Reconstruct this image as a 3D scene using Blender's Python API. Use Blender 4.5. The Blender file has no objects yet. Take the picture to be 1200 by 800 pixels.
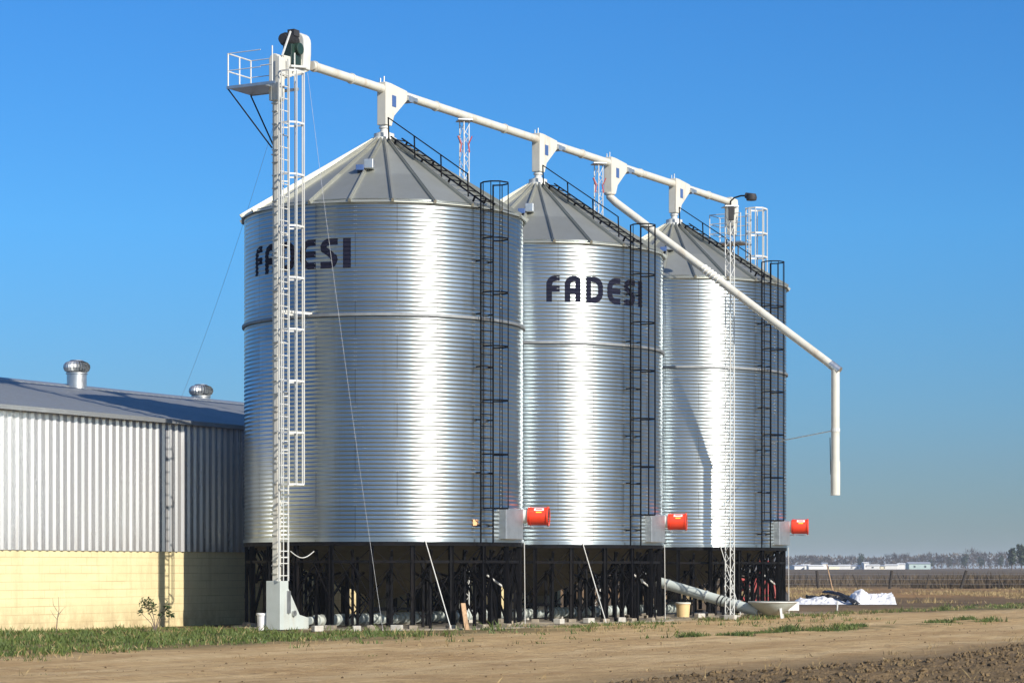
import bpy, math, random
from mathutils import Vector, Matrix, noise
random.seed(7)
rnd = random.uniform
PI = math.pi
C = bpy.context.scene.collection
SC = bpy.context.scene

# ------------------------------------------------------------------ layout
R = 3.65                      # silo radius
CAM_H = 1.54
AX, AZ = -3.363, 62.78        # first silo axis on the ground (x, y)
U = Vector((0.4882, 0.8727, 0))      # along the silo row
N = Vector((-0.8727, 0.4882, 0))     # from the row towards the warehouse
ROT = math.atan2(U.y, U.x)
ROW0 = Vector((AX, AZ, 0))
S_SILO = (0.0, 8.45, 17.77)
def row(s, n=0.0, z=0.0):
    return ROW0 + U*s + N*n + Vector((0, 0, z))
def W(s, c, z=0.0):           # ground coordinates: s along the row direction, c across it
    return Vector((U.x*s + N.x*c, U.y*s + N.y*c, z))
C0 = ROW0.dot(N)              # c of the silo axes
S0 = ROW0.dot(U)

# ------------------------------------------------------------------ node helpers
def new_mat(name):
    m = bpy.data.materials.new(name); m.use_nodes = True
    nt = m.node_tree; nt.nodes.clear()
    out = nt.nodes.new('ShaderNodeOutputMaterial')
    b = nt.nodes.new('ShaderNodeBsdfPrincipled')
    nt.links.new(b.outputs[0], out.inputs[0])
    return m, nt, b
def L(nt, a, b): nt.links.new(a, b)
def nmath(nt, op, a, b=None, clamp=False):
    n = nt.nodes.new('ShaderNodeMath'); n.operation = op; n.use_clamp = clamp
    for i, v in enumerate((a, b)):
        if v is None: continue
        if isinstance(v, (int, float)): n.inputs[i].default_value = v
        else: L(nt, v, n.inputs[i])
    return n.outputs[0]
def nmix(nt, fac, a, b):
    n = nt.nodes.new('ShaderNodeMix'); n.data_type = 'RGBA'
    for sock, v in ((n.inputs[0], fac), (n.inputs[6], a), (n.inputs[7], b)):
        if isinstance(v, (int, float)): sock.default_value = v
        elif isinstance(v, (tuple, list)): sock.default_value = (*v, 1) if len(v) == 3 else v
        else: L(nt, v, sock)
    return n.outputs[2]
def nnoise(nt, vec, scale, detail=4, rough=0.55, lo=None, hi=None):
    n = nt.nodes.new('ShaderNodeTexNoise')
    n.inputs['Scale'].default_value = scale; n.inputs['Detail'].default_value = detail
    n.inputs['Roughness'].default_value = rough
    if vec is not None: L(nt, vec, n.inputs['Vector'])
    o = n.outputs['Fac']
    if lo is not None: o = nrange(nt, o, lo, hi)
    return o
def nrange(nt, v, lo, hi, a=0.0, b=1.0):
    n = nt.nodes.new('ShaderNodeMapRange'); n.clamp = True
    L(nt, v, n.inputs[0])
    for i, x in enumerate((lo, hi, a, b)): n.inputs[i+1].default_value = x
    return n.outputs[0]
def nramp(nt, v, stops):
    n = nt.nodes.new('ShaderNodeValToRGB'); L(nt, v, n.inputs[0])
    e = n.color_ramp.elements
    while len(e) < len(stops): e.new(0.5)
    for el, (p, c) in zip(e, stops): el.position = p; el.color = (*c, 1)
    return n.outputs[0]
def nmap(nt, vec, scale=(1, 1, 1), rot=(0, 0, 0)):
    n = nt.nodes.new('ShaderNodeMapping'); n.inputs['Scale'].default_value = scale
    n.inputs['Rotation'].default_value = rot
    L(nt, vec, n.inputs['Vector']); return n.outputs[0]
def coord(nt, kind='Object'):
    return nt.nodes.new('ShaderNodeTexCoord').outputs[kind]
def nbump(nt, h, strength, dist, b):
    n = nt.nodes.new('ShaderNodeBump'); n.inputs['Strength'].default_value = strength
    n.inputs['Distance'].default_value = dist; L(nt, h, n.inputs['Height'])
    L(nt, n.outputs[0], b.inputs['Normal'])
def simple(name, col, rough=0.6, metal=0.0, var=0.12, scale=3.0, stain=None, stain_amt=0.3, bump=0.0, spec=0.5):
    m, nt, b = new_mat(name)
    co = coord(nt)
    n1 = nnoise(nt, co, scale, 5, 0.6, 0.3, 0.7)
    lo = tuple(max(0, c*(1-var)) for c in col); hi = tuple(c*(1+var) for c in col)
    c = nmix(nt, n1, lo, hi)
    if stain:
        n2 = nnoise(nt, nmap(nt, co, (1, 1, 0.25)), scale*0.7+1, 6, 0.7, 0.52, 0.72)
        c = nmix(nt, nmath(nt, 'MULTIPLY', n2, stain_amt), c, stain)
    L(nt, c, b.inputs['Base Color'])
    b.inputs['Metallic'].default_value = metal
    b.inputs['Specular IOR Level'].default_value = spec
    n3 = nnoise(nt, co, scale*3, 4, 0.6)
    L(nt, nrange(nt, n3, 0.3, 0.7, max(0.03, rough-0.08), min(1, rough+0.08)), b.inputs['Roughness'])
    if bump:
        nbump(nt, nnoise(nt, co, scale*6, 4), bump, 0.01, b)
    return m

# ------------------------------------------------------------------ materials
M = {}
def galv(name, base, rough, sheet=True, metal=1.0, dirt=0.25):
    """galvanised sheet: every lapped sheet a little different, spangle, faint run-down dirt"""
    m, nt, b = new_mat(name)
    co = coord(nt)
    sep = nt.nodes.new('ShaderNodeSeparateXYZ'); L(nt, co, sep.inputs[0])
    ang = nmath(nt, 'ARCTAN2', sep.outputs[1], sep.outputs[0])
    k = nmath(nt, 'FLOOR', nmath(nt, 'MULTIPLY', nmath(nt, 'SUBTRACT', sep.outputs[2], 2.24), 1/0.8445))
    a2 = nmath(nt, 'ADD', nmath(nt, 'MULTIPLY', ang, 11/(2*PI)), nmath(nt, 'MULTIPLY', k, 0.5))
    cell = nmath(nt, 'ADD', nmath(nt, 'FLOOR', a2), nmath(nt, 'MULTIPLY', k, 37.0))
    wn = nt.nodes.new('ShaderNodeTexWhiteNoise'); wn.noise_dimensions = '1D'
    oi = nt.nodes.new('ShaderNodeObjectInfo')
    L(nt, nmath(nt, 'ADD', cell, nmath(nt, 'MULTIPLY', oi.outputs['Random'], 91.0)), wn.inputs['W'])
    rv = wn.outputs['Value']
    spang = nnoise(nt, co, 26, 3, 0.7, 0.3, 0.7)
    cloud = nnoise(nt, nmap(nt, co, (1, 1, 0.35)), 1.3, 5, 0.62, 0.3, 0.75)
    c = nmix(nt, rv, tuple(x*0.86 for x in base), tuple(min(1, x*1.07) for x in base))
    c = nmix(nt, oi.outputs['Random'], c, nmix(nt, 0.5, c, tuple(x*y for x, y in zip(base, (0.93, 0.96, 1.0)))))
    c = nmix(nt, nmath(nt, 'MULTIPLY', cloud, dirt), c, tuple(x*y for x, y in zip(base, (0.62, 0.58, 0.5))))
    c = nmix(nt, nmath(nt, 'MULTIPLY', spang, 0.14), c, tuple(x*0.75 for x in base))
    if sheet:      # dirt line in each lap, faint white-rust runs below it
        fa = nmath(nt, 'ABSOLUTE', nmath(nt, 'SUBTRACT', nmath(nt, 'FRACT', a2), 0.5))
        lap = nrange(nt, fa, 0.4945, 0.4965)
        fz = nmath(nt, 'FRACT', nmath(nt, 'MULTIPLY', nmath(nt, 'SUBTRACT', sep.outputs[2], 2.24), 1/0.8445))
        lz = nrange(nt, nmath(nt, 'ABSOLUTE', nmath(nt, 'SUBTRACT', fz, 0.5)), 0.490, 0.496)
        c = nmix(nt, nmath(nt, 'MULTIPLY', nmath(nt, 'MAXIMUM', lap, nmath(nt, 'MULTIPLY', lz, 0.6)), 0.5), c, (0.12, 0.11, 0.10))
        run = nnoise(nt, nmap(nt, co, (5, 5, 0.22)), 1.0, 5, 0.7, 0.55, 0.78)
        c = nmix(nt, nmath(nt, 'MULTIPLY', run, 0.35), c, (0.30, 0.28, 0.24))
    L(nt, c, b.inputs['Base Color'])
    b.inputs['Metallic'].default_value = metal
    r = nmath(nt, 'ADD', nrange(nt, cloud, 0, 1, rough-0.01, rough+0.02), nmath(nt, 'MULTIPLY', rv, 0.05))
    L(nt, r, b.inputs['Roughness'])
    if sheet:      # bright rolled zinc under the dull film: a tighter second lobe
        b2 = nt.nodes.new('ShaderNodeBsdfPrincipled'); L(nt, c, b2.inputs['Base Color']); b2.inputs['Metallic'].default_value = 1.0
        L(nt, nrange(nt, spang, 0, 1, 0.30, 0.33), b2.inputs['Roughness'])
        tg = nt.nodes.new('ShaderNodeTangent'); tg.direction_type = 'RADIAL'; tg.axis = 'Z'; L(nt, tg.outputs[0], b2.inputs['Tangent'])
        b2.inputs['Anisotropic'].default_value = 0.85; b2.inputs['Anisotropic Rotation'].default_value = 0.25
        ms = nt.nodes.new('ShaderNodeMixShader'); L(nt, nrange(nt, rv, 0, 1, 0.78, 0.86), ms.inputs[0])
        L(nt, b.outputs[0], ms.inputs[1]); L(nt, b2.outputs[0], ms.inputs[2])
        L(nt, ms.outputs[0], [n for n in nt.nodes if n.type == 'OUTPUT_MATERIAL'][0].inputs[0])
    return m
M['silo'] = galv('galvanised_corrugated', (0.48, 0.535, 0.555), 0.33)
M['roof'] = galv('weathered_zinc_roof', (0.47, 0.475, 0.42), 0.45, False, metal=0.75, dirt=0.45)
M['zinc'] = simple('plain_zinc', (0.52, 0.54, 0.55), 0.42, 0.9, 0.1, 4, (0.3, 0.27, 0.22), 0.3)
M['dullzinc'] = simple('dull_zinc', (0.22, 0.23, 0.235), 0.6, 0.6, 0.15, 4)
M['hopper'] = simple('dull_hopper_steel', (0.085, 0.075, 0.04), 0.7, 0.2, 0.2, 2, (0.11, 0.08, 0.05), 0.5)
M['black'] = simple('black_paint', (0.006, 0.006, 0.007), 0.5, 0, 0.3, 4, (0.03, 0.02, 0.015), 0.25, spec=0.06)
M['letter'] = simple('lettering_paint', (0.008, 0.009, 0.022), 0.75, 0, 0.2, 5, spec=0.1)
M['white'] = simple('white_enamel', (0.55, 0.555, 0.53), 0.42, 0, 0.06, 2.5, (0.34, 0.25, 0.15), 0.5)
M['cream'] = simple('cream_enamel', (0.54, 0.525, 0.46), 0.42, 0, 0.06, 2.5, (0.33, 0.22, 0.12), 0.55)
M['palegrey'] = simple('pale_grey_paint', (0.42, 0.46, 0.435), 0.45, 0, 0.08, 2.5, (0.35, 0.3, 0.22), 0.4)
M['red'] = simple('red_paint', (0.72, 0.05, 0.018), 0.35, 0, 0.08, 4, (0.3, 0.05, 0.03), 0.3)
M['oldred'] = simple('faded_red_paint', (0.30, 0.03, 0.03), 0.55, 0, 0.2, 4, (0.16, 0.07, 0.04), 0.5)
M['label_white'] = simple('label_white', (0.8, 0.8, 0.8), 0.4, 0, 0.03)
M['yellow'] = simple('label_yellow', (0.8, 0.55, 0.06), 0.4, 0, 0.05)
M['orange'] = simple('sign_orange', (0.8, 0.42, 0.2), 0.5, 0, 0.1)
M['blue'] = simple('blue_plastic', (0.05, 0.1, 0.25), 0.4, 0, 0.1)
M['dgreen'] = simple('gearbox_green', (0.012, 0.035, 0.024), 0.45, 0.1, 0.25, 6, (0.02, 0.02, 0.02), 0.6)
M['dark'] = simple('dark_rubber', (0.02, 0.02, 0.022), 0.7, 0, 0.2)
M['concrete'] = simple('concrete', (0.44, 0.42, 0.37), 0.85, 0, 0.2, 3, (0.25, 0.2, 0.14), 0.5, bump=0.3)
M['dirtyslab'] = simple('dusty_slab', (0.26, 0.22, 0.165), 0.9, 0, 0.25, 2.5, (0.14, 0.11, 0.07), 0.7, bump=0.3)
M['plastic'] = simple('white_plastic', (0.78, 0.78, 0.76), 0.4, 0, 0.03, 3, (0.4, 0.33, 0.22), 0.3)
M['tan'] = simple('tan_plastic', (0.62, 0.45, 0.22), 0.5, 0, 0.08, 3, (0.3, 0.2, 0.1), 0.3)
M['wood'] = simple('grey_wood', (0.36, 0.23, 0.13), 0.85, 0, 0.3, 8, (0.16, 0.1, 0.06), 0.5)
M['post'] = simple('weathered_post', (0.035, 0.028, 0.022), 0.9, 0, 0.3, 8)
M['wire'] = simple('steel_wire', (0.4, 0.4, 0.4), 0.4, 0.8, 0.1)
M['tarp'] = simple('white_film', (0.62, 0.62, 0.63), 0.33, 0, 0.03, 2, (0.5, 0.45, 0.38), 0.2)
M['tarpblack'] = simple('black_film', (0.015, 0.015, 0.017), 0.3, 0, 0.2, 2)
M['bark'] = simple('bark', (0.13, 0.10, 0.08), 0.9, 0, 0.25, 6)
M['housewhite'] = simple('whitewash', (0.7, 0.69, 0.65), 0.7, 0, 0.06, 0.5)
M['housecream'] = simple('cream_wash', (0.78, 0.7, 0.5), 0.7, 0, 0.06, 0.5)
M['shedgrey'] = simple('shed_tin', (0.34, 0.42, 0.40), 0.5, 0.3, 0.08, 0.4)
M['tinroof'] = simple('far_tin_roof', (0.45, 0.46, 0.47), 0.5, 0.4, 0.08, 0.4)
M['glassdark'] = simple('dark_opening', (0.03, 0.035, 0.04), 0.2, 0, 0.1)

def leaf_mat(name, c1, c2, scale=4.0, rough=0.55, trans=0.15):
    m, nt, b = new_mat(name)
    co = coord(nt)
    n1 = nnoise(nt, co, scale, 3, 0.6, 0.3, 0.7)
    n2 = nnoise(nt, co, scale*9, 2, 0.6, 0.3, 0.7)
    c = nmix(nt, nmath(nt, 'ADD', nmath(nt, 'MULTIPLY', n1, 0.6), nmath(nt, 'MULTIPLY', n2, 0.4)), c1, c2)
    L(nt, c, b.inputs['Base Color']); b.inputs['Roughness'].default_value = rough
    b.inputs['Specular IOR Level'].default_value = 0.25
    return m
M['grass'] = leaf_mat('grass_blades', (0.028, 0.062, 0.012), (0.125, 0.15, 0.036), 1.3)
M['drygrass'] = leaf_mat('dry_blades', (0.20, 0.14, 0.06), (0.36, 0.27, 0.13), 1.2)
M['weeds'] = leaf_mat('dry_weeds', (0.05, 0.037, 0.023), (0.125, 0.088, 0.048), 0.12)
M['shrub'] = leaf_mat('shrub_leaves', (0.016, 0.035, 0.01), (0.05, 0.075, 0.02), 9)
M['twigs'] = leaf_mat('winter_twigs', (0.042, 0.034, 0.027), (0.095, 0.073, 0.055), 0.08)
M['evergreen'] = leaf_mat('dark_evergreen', (0.014, 0.028, 0.012), (0.045, 0.06, 0.025), 0.12)
M['clod'] = leaf_mat('soil_clods', (0.065, 0.044, 0.023), (0.21, 0.145, 0.075), 2.5, 0.95)

# painted block wall
def block_mat():
    m, nt, b = new_mat('cream_painted_blocks')
    co = coord(nt)
    sep = nt.nodes.new('ShaderNodeSeparateXYZ'); L(nt, co, sep.inputs[0])
    cmb = nt.nodes.new('ShaderNodeCombineXYZ')
    L(nt, sep.outputs[0], cmb.inputs[0]); L(nt, sep.outputs[2], cmb.inputs[1])
    br = nt.nodes.new('ShaderNodeTexBrick')
    L(nt, cmb.outputs[0], br.inputs['Vector'])
    br.inputs['Scale'].default_value = 1.0
    br.inputs['Brick Width'].default_value = 0.4; br.inputs['Row Height'].default_value = 0.2
    br.inputs['Mortar Size'].default_value = 0.008; br.inputs['Mortar Smooth'].default_value = 0.3
    br.inputs['Color1'].default_value = (1, 1, 1, 1); br.inputs['Color2'].default_value = (0.0, 0.0, 0.0, 1)
    joint = br.outputs['Fac']
    rowj = nmath(nt, 'ABSOLUTE', nmath(nt, 'SUBTRACT', nmath(nt, 'FRACT', nmath(nt, 'MULTIPLY', sep.outputs[2], 5.0)), 0.5))
    rowline = nrange(nt, rowj, 0.44, 0.49)
    base = nmix(nt, nnoise(nt, nmap(nt, co, (0.5, 1, 2)), 1.5, 5, 0.6, 0.3, 0.7), (0.57, 0.48, 0.27), (0.65, 0.56, 0.33))
    br2 = nmix(nt, nmath(nt, 'MULTIPLY', br.outputs['Color'], 0.1), base, (0.62, 0.48, 0.26))
    br3 = nmix(nt, nmath(nt, 'MULTIPLY', nmath(nt, 'MAXIMUM', nmath(nt, 'MULTIPLY', joint, 0.45), nmath(nt, 'MULTIPLY', rowline, 0.75)),
               nnoise(nt, nmap(nt, co, (0.35, 1, 1.3)), 2.0, 3, 0.6, 0.3, 0.62)), br2, (0.27, 0.205, 0.10))
    # splashed earth along the foot of the wall
    sp = nmath(nt, 'MULTIPLY', nrange(nt, sep.outputs[2], 0.75, 0.1), nnoise(nt, nmap(nt, co, (1, 1, 0.6)), 2.2, 6, 0.75, 0.36, 0.62))
    L(nt, nmix(nt, nmath(nt, 'MULTIPLY', sp, 0.7), nmix(nt, nmath(nt, 'MULTIPLY', nnoise(nt, nmap(nt, co, (1.6, 1, 0.25)), 1.6, 5, 0.7, 0.52, 0.75), 0.45), br3, (0.36, 0.28, 0.15)), (0.30, 0.21, 0.115)), b.inputs['Base Color'])
    b.inputs['Roughness'].default_value = 0.75; b.inputs['Specular IOR Level'].default_value = 0.3
    nbump(nt, nmath(nt, 'SUBTRACT', nnoise(nt, co, 30, 4), nmath(nt, 'MULTIPLY', joint, 1.0)), 0.35, 0.012, b)
    return m
M['blocks'] = block_mat()
def cladding_mat(name, base, rough, metal):
    m, nt, b = new_mat(name)
    co = coord(nt)
    sep = nt.nodes.new('ShaderNodeSeparateXYZ'); L(nt, co, sep.inputs[0])
    wn = nt.nodes.new('ShaderNodeTexWhiteNoise'); wn.noise_dimensions = '1D'
    L(nt, nmath(nt, 'FLOOR', nmath(nt, 'MULTIPLY', sep.outputs[0], 1/1.08)), wn.inputs['W'])
    st = nnoise(nt, nmap(nt, co, (6, 6, 0.25)), 1.0, 5, 0.6, 0.35, 0.75)
    c = nmix(nt, wn.outputs['Value'], tuple(x*0.93 for x in base), base)
    c = nmix(nt, nmath(nt, 'MULTIPLY', st, 0.28), c, tuple(x*y for x, y in zip(base, (0.7, 0.66, 0.58))))
    rs = nmath(nt, 'MULTIPLY', nrange(nt, sep.outputs[2], 2.7, 2.0), nnoise(nt, nmap(nt, co, (4, 4, 0.5)), 1.0, 5, 0.75, 0.5, 0.7))
    c = nmix(nt, nmath(nt, 'MULTIPLY', rs, 0.4), c, (0.26, 0.17, 0.09))
    L(nt, c, b.inputs['Base Color']); b.inputs['Metallic'].default_value = metal
    L(nt, nrange(nt, st, 0, 1, rough-0.05, rough+0.1), b.inputs['Roughness'])
    nbump(nt, nnoise(nt, nmap(nt, co, (1, 1, 0.4)), 1.2, 3), 0.15, 0.04, b)
    return m
M['cladding'] = cladding_mat('galvanised_cladding', (0.56, 0.56, 0.565), 0.28, 0.62)
M['sheetroof'] = cladding_mat('galvanised_sheet_roof', (0.34, 0.355, 0.36), 0.42, 0.6)

# ------------------------------------------------------------------ mesh builder
class MB:
    def __init__(s): s.v = []; s.f = []
    def add(s, vs, fs):
        o = len(s.v); s.v.extend(tuple(v) for v in vs)
        s.f.extend(tuple(i+o for i in f) for f in fs); return s
    def box(s, c, size, rot=None):
        c = Vector(c); hx, hy, hz = size[0]/2, size[1]/2, size[2]/2
        vs = [Vector((x, y, z)) for z in (-hz, hz) for y in (-hy, hy) for x in (-hx, hx)]
        if rot is not None: vs = [rot @ v for v in vs]
        return s.add([c+v for v in vs], [(0,2,3,1),(4,5,7,6),(0,1,5,4),(2,6,7,3),(0,4,6,2),(1,3,7,5)])
    def frame(s, p0, p1):
        d = (Vector(p1)-Vector(p0)).normalized()
        up = Vector((0, 0, 1)) if abs(d.z) < 0.95 else Vector((1, 0, 0))
        a = d.cross(up).normalized(); return d, a, a.cross(d).normalized()
    def bar(s, p0, p1, w, h=None, ax=None):
        h = h or w; p0 = Vector(p0); p1 = Vector(p1); d, a, b = s.frame(p0, p1)
        if ax is not None:
            a = (Vector(ax) - d*d.dot(Vector(ax))).normalized(); b = a.cross(d).normalized()
        vs = [p+a*x*w/2+b*y*h/2 for p in (p0, p1) for x, y in ((-1,-1),(1,-1),(1,1),(-1,1))]
        return s.add(vs, [(0,1,5,4),(1,2,6,5),(2,3,7,6),(3,0,4,7),(3,2,1,0),(4,5,6,7)])
    def tube(s, p0, p1, r, n=8, r2=None, caps=True):
        p0 = Vector(p0); p1 = Vector(p1); d, a, b = s.frame(p0, p1); r2 = r if r2 is None else r2
        vs = []
        for p, rr in ((p0, r), (p1, r2)):
            for i in range(n):
                t = 2*PI*i/n; vs.append(p+a*math.cos(t)*rr+b*math.sin(t)*rr)
        fs = [(i, (i+1) % n, n+(i+1) % n, n+i) for i in range(n)]
        if caps: fs += [tuple(range(n))[::-1], tuple(range(n, 2*n))]
        return s.add(vs, fs)
    def path(s, pts, r, n=6, radii=None):
        pts = [Vector(p) for p in pts]; vs = []; fs = []
        pa = None
        for i, p in enumerate(pts):
            d = (pts[min(i+1, len(pts)-1)]-pts[max(i-1, 0)]).normalized()
            if pa is None:
                up = Vector((0, 0, 1)) if abs(d.z) < 0.9 else Vector((1, 0, 0)); a = d.cross(up).normalized()
            else: a = (pa-d*d.dot(pa)).normalized()
            pa = a; b = a.cross(d); rr = radii[i] if radii else r
            for k in range(n):
                t = 2*PI*k/n; vs.append(p+a*math.cos(t)*rr+b*math.sin(t)*rr)
        for i in range(len(pts)-1):
            for k in range(n):
                fs.append((i*n+k, i*n+(k+1) % n, (i+1)*n+(k+1) % n, (i+1)*n+k))
        fs += [tuple(range(n))[::-1], tuple(range((len(pts)-1)*n, len(pts)*n))]
        return s.add(vs, fs)
    def lathe(s, prof, n=32, c=(0, 0, 0), cap0=False, cap1=False, a0=0.0):
        vs = []; fs = []; c = Vector(c)
        for r, z in prof:
            for i in range(n):
                t = a0+2*PI*i/n; vs.append(c+Vector((math.cos(t)*r, math.sin(t)*r, z)))
        m = len(prof)
        for j in range(m-1):
            for i in range(n):
                fs.append((j*n+i, j*n+(i+1) % n, (j+1)*n+(i+1) % n, (j+1)*n+i))
        if cap0: fs.append(tuple(range(n))[::-1])
        if cap1: fs.append(tuple(range((m-1)*n, m*n)))
        return s.add(vs, fs)
    def prism(s, pts, o, ex, ey, depth):
        """outline pts (x,y) in plane ex,ey about o, extruded +-depth/2 along ex x ey"""
        o = Vector(o); ex = Vector(ex); ey = Vector(ey); nn = ex.cross(ey).normalized()*depth/2; k = len(pts)
        vs = [o+ex*x+ey*y-nn for x, y in pts]+[o+ex*x+ey*y+nn for x, y in pts]
        fs = [(i, (i+1) % k, k+(i+1) % k, k+i) for i in range(k)]
        fs += [tuple(range(k))[::-1], tuple(range(k, 2*k))]
        return s.add(vs, fs)
    def build(s, name, mat, parent=None, smooth=False, bevel=0.0, angle=40):
        me = bpy.data.meshes.new(name); me.from_pydata(s.v, [], s.f); me.materials.append(mat)
        o = bpy.data.objects.new(name, me); C.objects.link(o)
        if parent is not None: o.parent = parent
        if smooth:
            for p in me.polygons: p.use_smooth = True
            if angle < 180:
                me.set_sharp_from_angle(angle=math.radians(angle))
        if bevel:
            b = o.modifiers.new('bevel', 'BEVEL'); b.width = bevel; b.segments = 2; b.limit_method = 'ANGLE'
        return o
def tag(o, label=None, cat=None, group=None, kind=None):
    if label: o['label'] = label
    if cat: o['category'] = cat
    if group: o['group'] = group
    if kind: o['kind'] = kind
    return o
def empty(name, loc, rz=0.0, label=None, cat=None, group=None):
    o = bpy.data.objects.new(name, None); C.objects.link(o); o.location = loc
    o.rotation_euler = (0, 0, rz); o.empty_display_size = 0.3
    return tag(o, label, cat, group)
def copy_tree(o, parent=None):
    c = o.copy(); C.objects.link(c)
    if parent is not None: c.parent = parent
    for ch in list(o.children): copy_tree(ch, c)
    return c
def az(a):        # 0 = towards the camera, positive to the right
    a = math.radians(a); return Vector((math.sin(a), -math.cos(a), 0)), Vector((math.cos(a), math.sin(a), 0))

# ------------------------------------------------------------------ silos
Z_BOT, Z_TOP = 2.24, 10.68
NCOR = 80; AMP = 0.0074; PITCH = (Z_TOP-Z_BOT)/NCOR
def corr(z): return AMP*math.cos(2*PI*(z-Z_BOT)/PITCH)
def make_wall(parent):
    mb = MB(); nseg = 264; per = 10; prof = []
    for i in range(NCOR*per+1):
        z = Z_BOT+i*PITCH/per; prof.append((R+corr(z), z))
    mb.lathe(prof, nseg)
    wall = mb.build('corrugated_wall', M['silo'], parent, smooth=True, angle=180)
    # bolted vertical laps, staggered from ring to ring
    b = MB()
    for k in range(10):
        z0 = Z_BOT+k*0.844
        for j in range(11):
            a = -PI+(j-0.5*k)*2*PI/11
            er = Vector((math.cos(a), math.sin(a), 0)); et = Vector((-er.y, er.x, 0))
            for q in range(8):
                z = z0+0.106*(q+0.0)
                for dx in (-0.025, 0.025):
                    p = er*(R+AMP)+et*dx+Vector((0, 0, z))
                    b.tube(p, p+er*0.012, 0.011, 5)
    b.build('bolt_rows', M['zinc'], wall)
    return wall
def make_silo():
    root = empty('grain_silo', row(0), 0)
    make_wall(root)
    # stiffening ring and base ring
    r = MB()
    r.lathe([(R+0.003, 7.77), (R+0.06, 7.775), (R+0.065, 7.81), (R+0.06, 7.845), (R+0.003, 7.85)], 96)
    r.build('wind_ring', M['dullzinc'], root, smooth=True)
    r = MB()
    r.lathe([(R-0.03, 2.19), (R+0.035, 2.19), (R+0.035, 2.275), (R+0.009, 2.28)], 96)
    r.build('base_ring', M['silo'], root, smooth=True)
    # roof: 22 panels
    n = 22; a0 = math.radians(6.3-90)
    rm = MB(); r0, z0, r1, z1 = 0.27, 12.74, R*1.03, 10.60
    ri = r1+0.0
    rm.lathe([(r0, z0), (r1, z1), (r1, z1-0.018), (r1-0.02, z1-0.02), (r1-0.03, z1-0.012), (R-0.05, z1+0.06)], n, a0=a0)
    roof = rm.build('roof', M['roof'], root)
    rb = MB()
    for i in range(n):
        t = a0+2*PI*i/n; er = Vector((math.cos(t), math.sin(t), 0)); et = Vector((-er.y, er.x, 0))
        nn = Vector((er.x*(z0-z1), er.y*(z0-z1), r1-r0)).normalized()
        p0 = er*r0+Vector((0, 0, z0))+nn*0.018; p1 = er*(r1+0.01)+Vector((0, 0, z1))+nn*0.018
        rb.bar(p0, p1, 0.075, 0.07, ax=et)
        rb.bar(p0+nn*0.04, p1+nn*0.04, 0.03, 0.04, ax=et)
    rb.build('roof_ribs', M['roof'], roof)
    cp = MB()
    cp.lathe([(0.36, 12.68), (0.34, 12.80), (0.27, 12.82), (0.27, 12.92), (0.16, 12.95)], 24, cap1=True)
    cp.build('roof_cap', M['white'], roof, smooth=True)
    # inspection hatch, box vent
    e, t = az(-7); rr = 2.1; zz = z0+(z1-z0)*(rr-r0)/(r1-r0)
    rot = Matrix.Rotation(math.radians(-7), 3, 'Z')
    h = MB(); h.box(e*rr+Vector((0, 0, zz+0.16)), (0.24, 0.32, 0.24), rot)
    hb = h.build('inspection_hatch', M['zinc'], roof, bevel=0.015)
    h = MB(); h.box(e*(rr+0.05)-t*0.22+Vector((0, 0, zz+0.06)), (0.2, 0.3, 0.14), rot)
    h.build('hatch_flap', M['blue'], hb, bevel=0.01)
    # mushroom vents near the far eave
    for a in (118, -150, 170):
        e, t = az(a); rr = 3.0; zz = z0+(z1-z0)*(rr-r0)/(r1-r0)
        v = MB(); v.lathe([(0.13, zz-0.1), (0.13, zz+0.22), (0.27, zz+0.24), (0.25, zz+0.34), (0.12, zz+0.42), (0.0, zz+0.44)], 18, e*rr)
        v.build('roof_vent', M['cream'], roof, smooth=True)
    # ---- wall ladder with cage
    e, t = az(46); Zv = Vector((0, 0, 1)); rl = R+0.15
    ld = MB()
    for q in (-0.22, 0.22):
        ld.bar(e*rl+t*q+Zv*2.16, e*rl+t*q+Zv*11.2, 0.038, 0.022, ax=e)
    z = 2.4
    while z < 10.9:
        ld.tube(e*rl-t*0.22+Zv*z, e*rl+t*0.22+Zv*z, 0.012, 6); z += 0.3
    for k in range(7):
        for q in (-0.22, 0.22):
            ld.bar(e*(R-0.01)+t*q+Zv*(2.6+1.33*k), e*rl+t*q+Zv*(2.6+1.33*k), 0.035)
    ladder = ld.build('wall_ladder', M['black'], root)
    cg = MB(); hoops = [3.03+1.35*k for k in range(6)]+[11.18]
    pts = [(-0.22, 0.0), (-0.34, 0.2), (-0.31, 0.44), (-0.15, 0.6), (0.15, 0.6), (0.31, 0.44), (0.34, 0.2), (0.22, 0.0)]
    for hz in hoops:
        P = [e*(rl+d)+t*q+Zv*hz for q, d in pts]
        for a_, b_ in zip(P[:-1], P[1:]): cg.bar(a_, b_, 0.008, 0.036, ax=None)
    for q, d in pts[1:-1]:
        cg.bar(e*(rl+d)+t*q+Zv*hoops[0], e*(rl+d)+t*q+Zv*hoops[-1], 0.022, 0.011, ax=t if abs(q) < 0.3 else e)
    cg.build('safety_cage', M['black'], ladder)
    # ---- roof ladder with handrail
    nn = Vector((e.x*(z0-z1), e.y*(z0-z1), r1-r0)).normalized()
    def rp(rad, q, up): return e*rad+t*q+Zv*(z0+(z1-z0)*(rad-r0)/(r1-r0))+nn*up
    rl_ = MB()
    for q in (-0.2, 0.2): rl_.bar(rp(0.4, q, 0.14), rp(r1+0.05, q, 0.14), 0.04, 0.03)
    k = 0.6
    while k < r1: rl_.bar(rp(k, -0.2, 0.15), rp(k, 0.2, 0.15), 0.024); k += 0.26
    for k in (0.6, 1.6, 2.6, 3.5):
        for q in (-0.2, 0.2): rl_.bar(rp(k, q, 0.0), rp(k, q, 0.14), 0.04)
    rlo = rl_.build('roof_ladder', M['black'], root)
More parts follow.
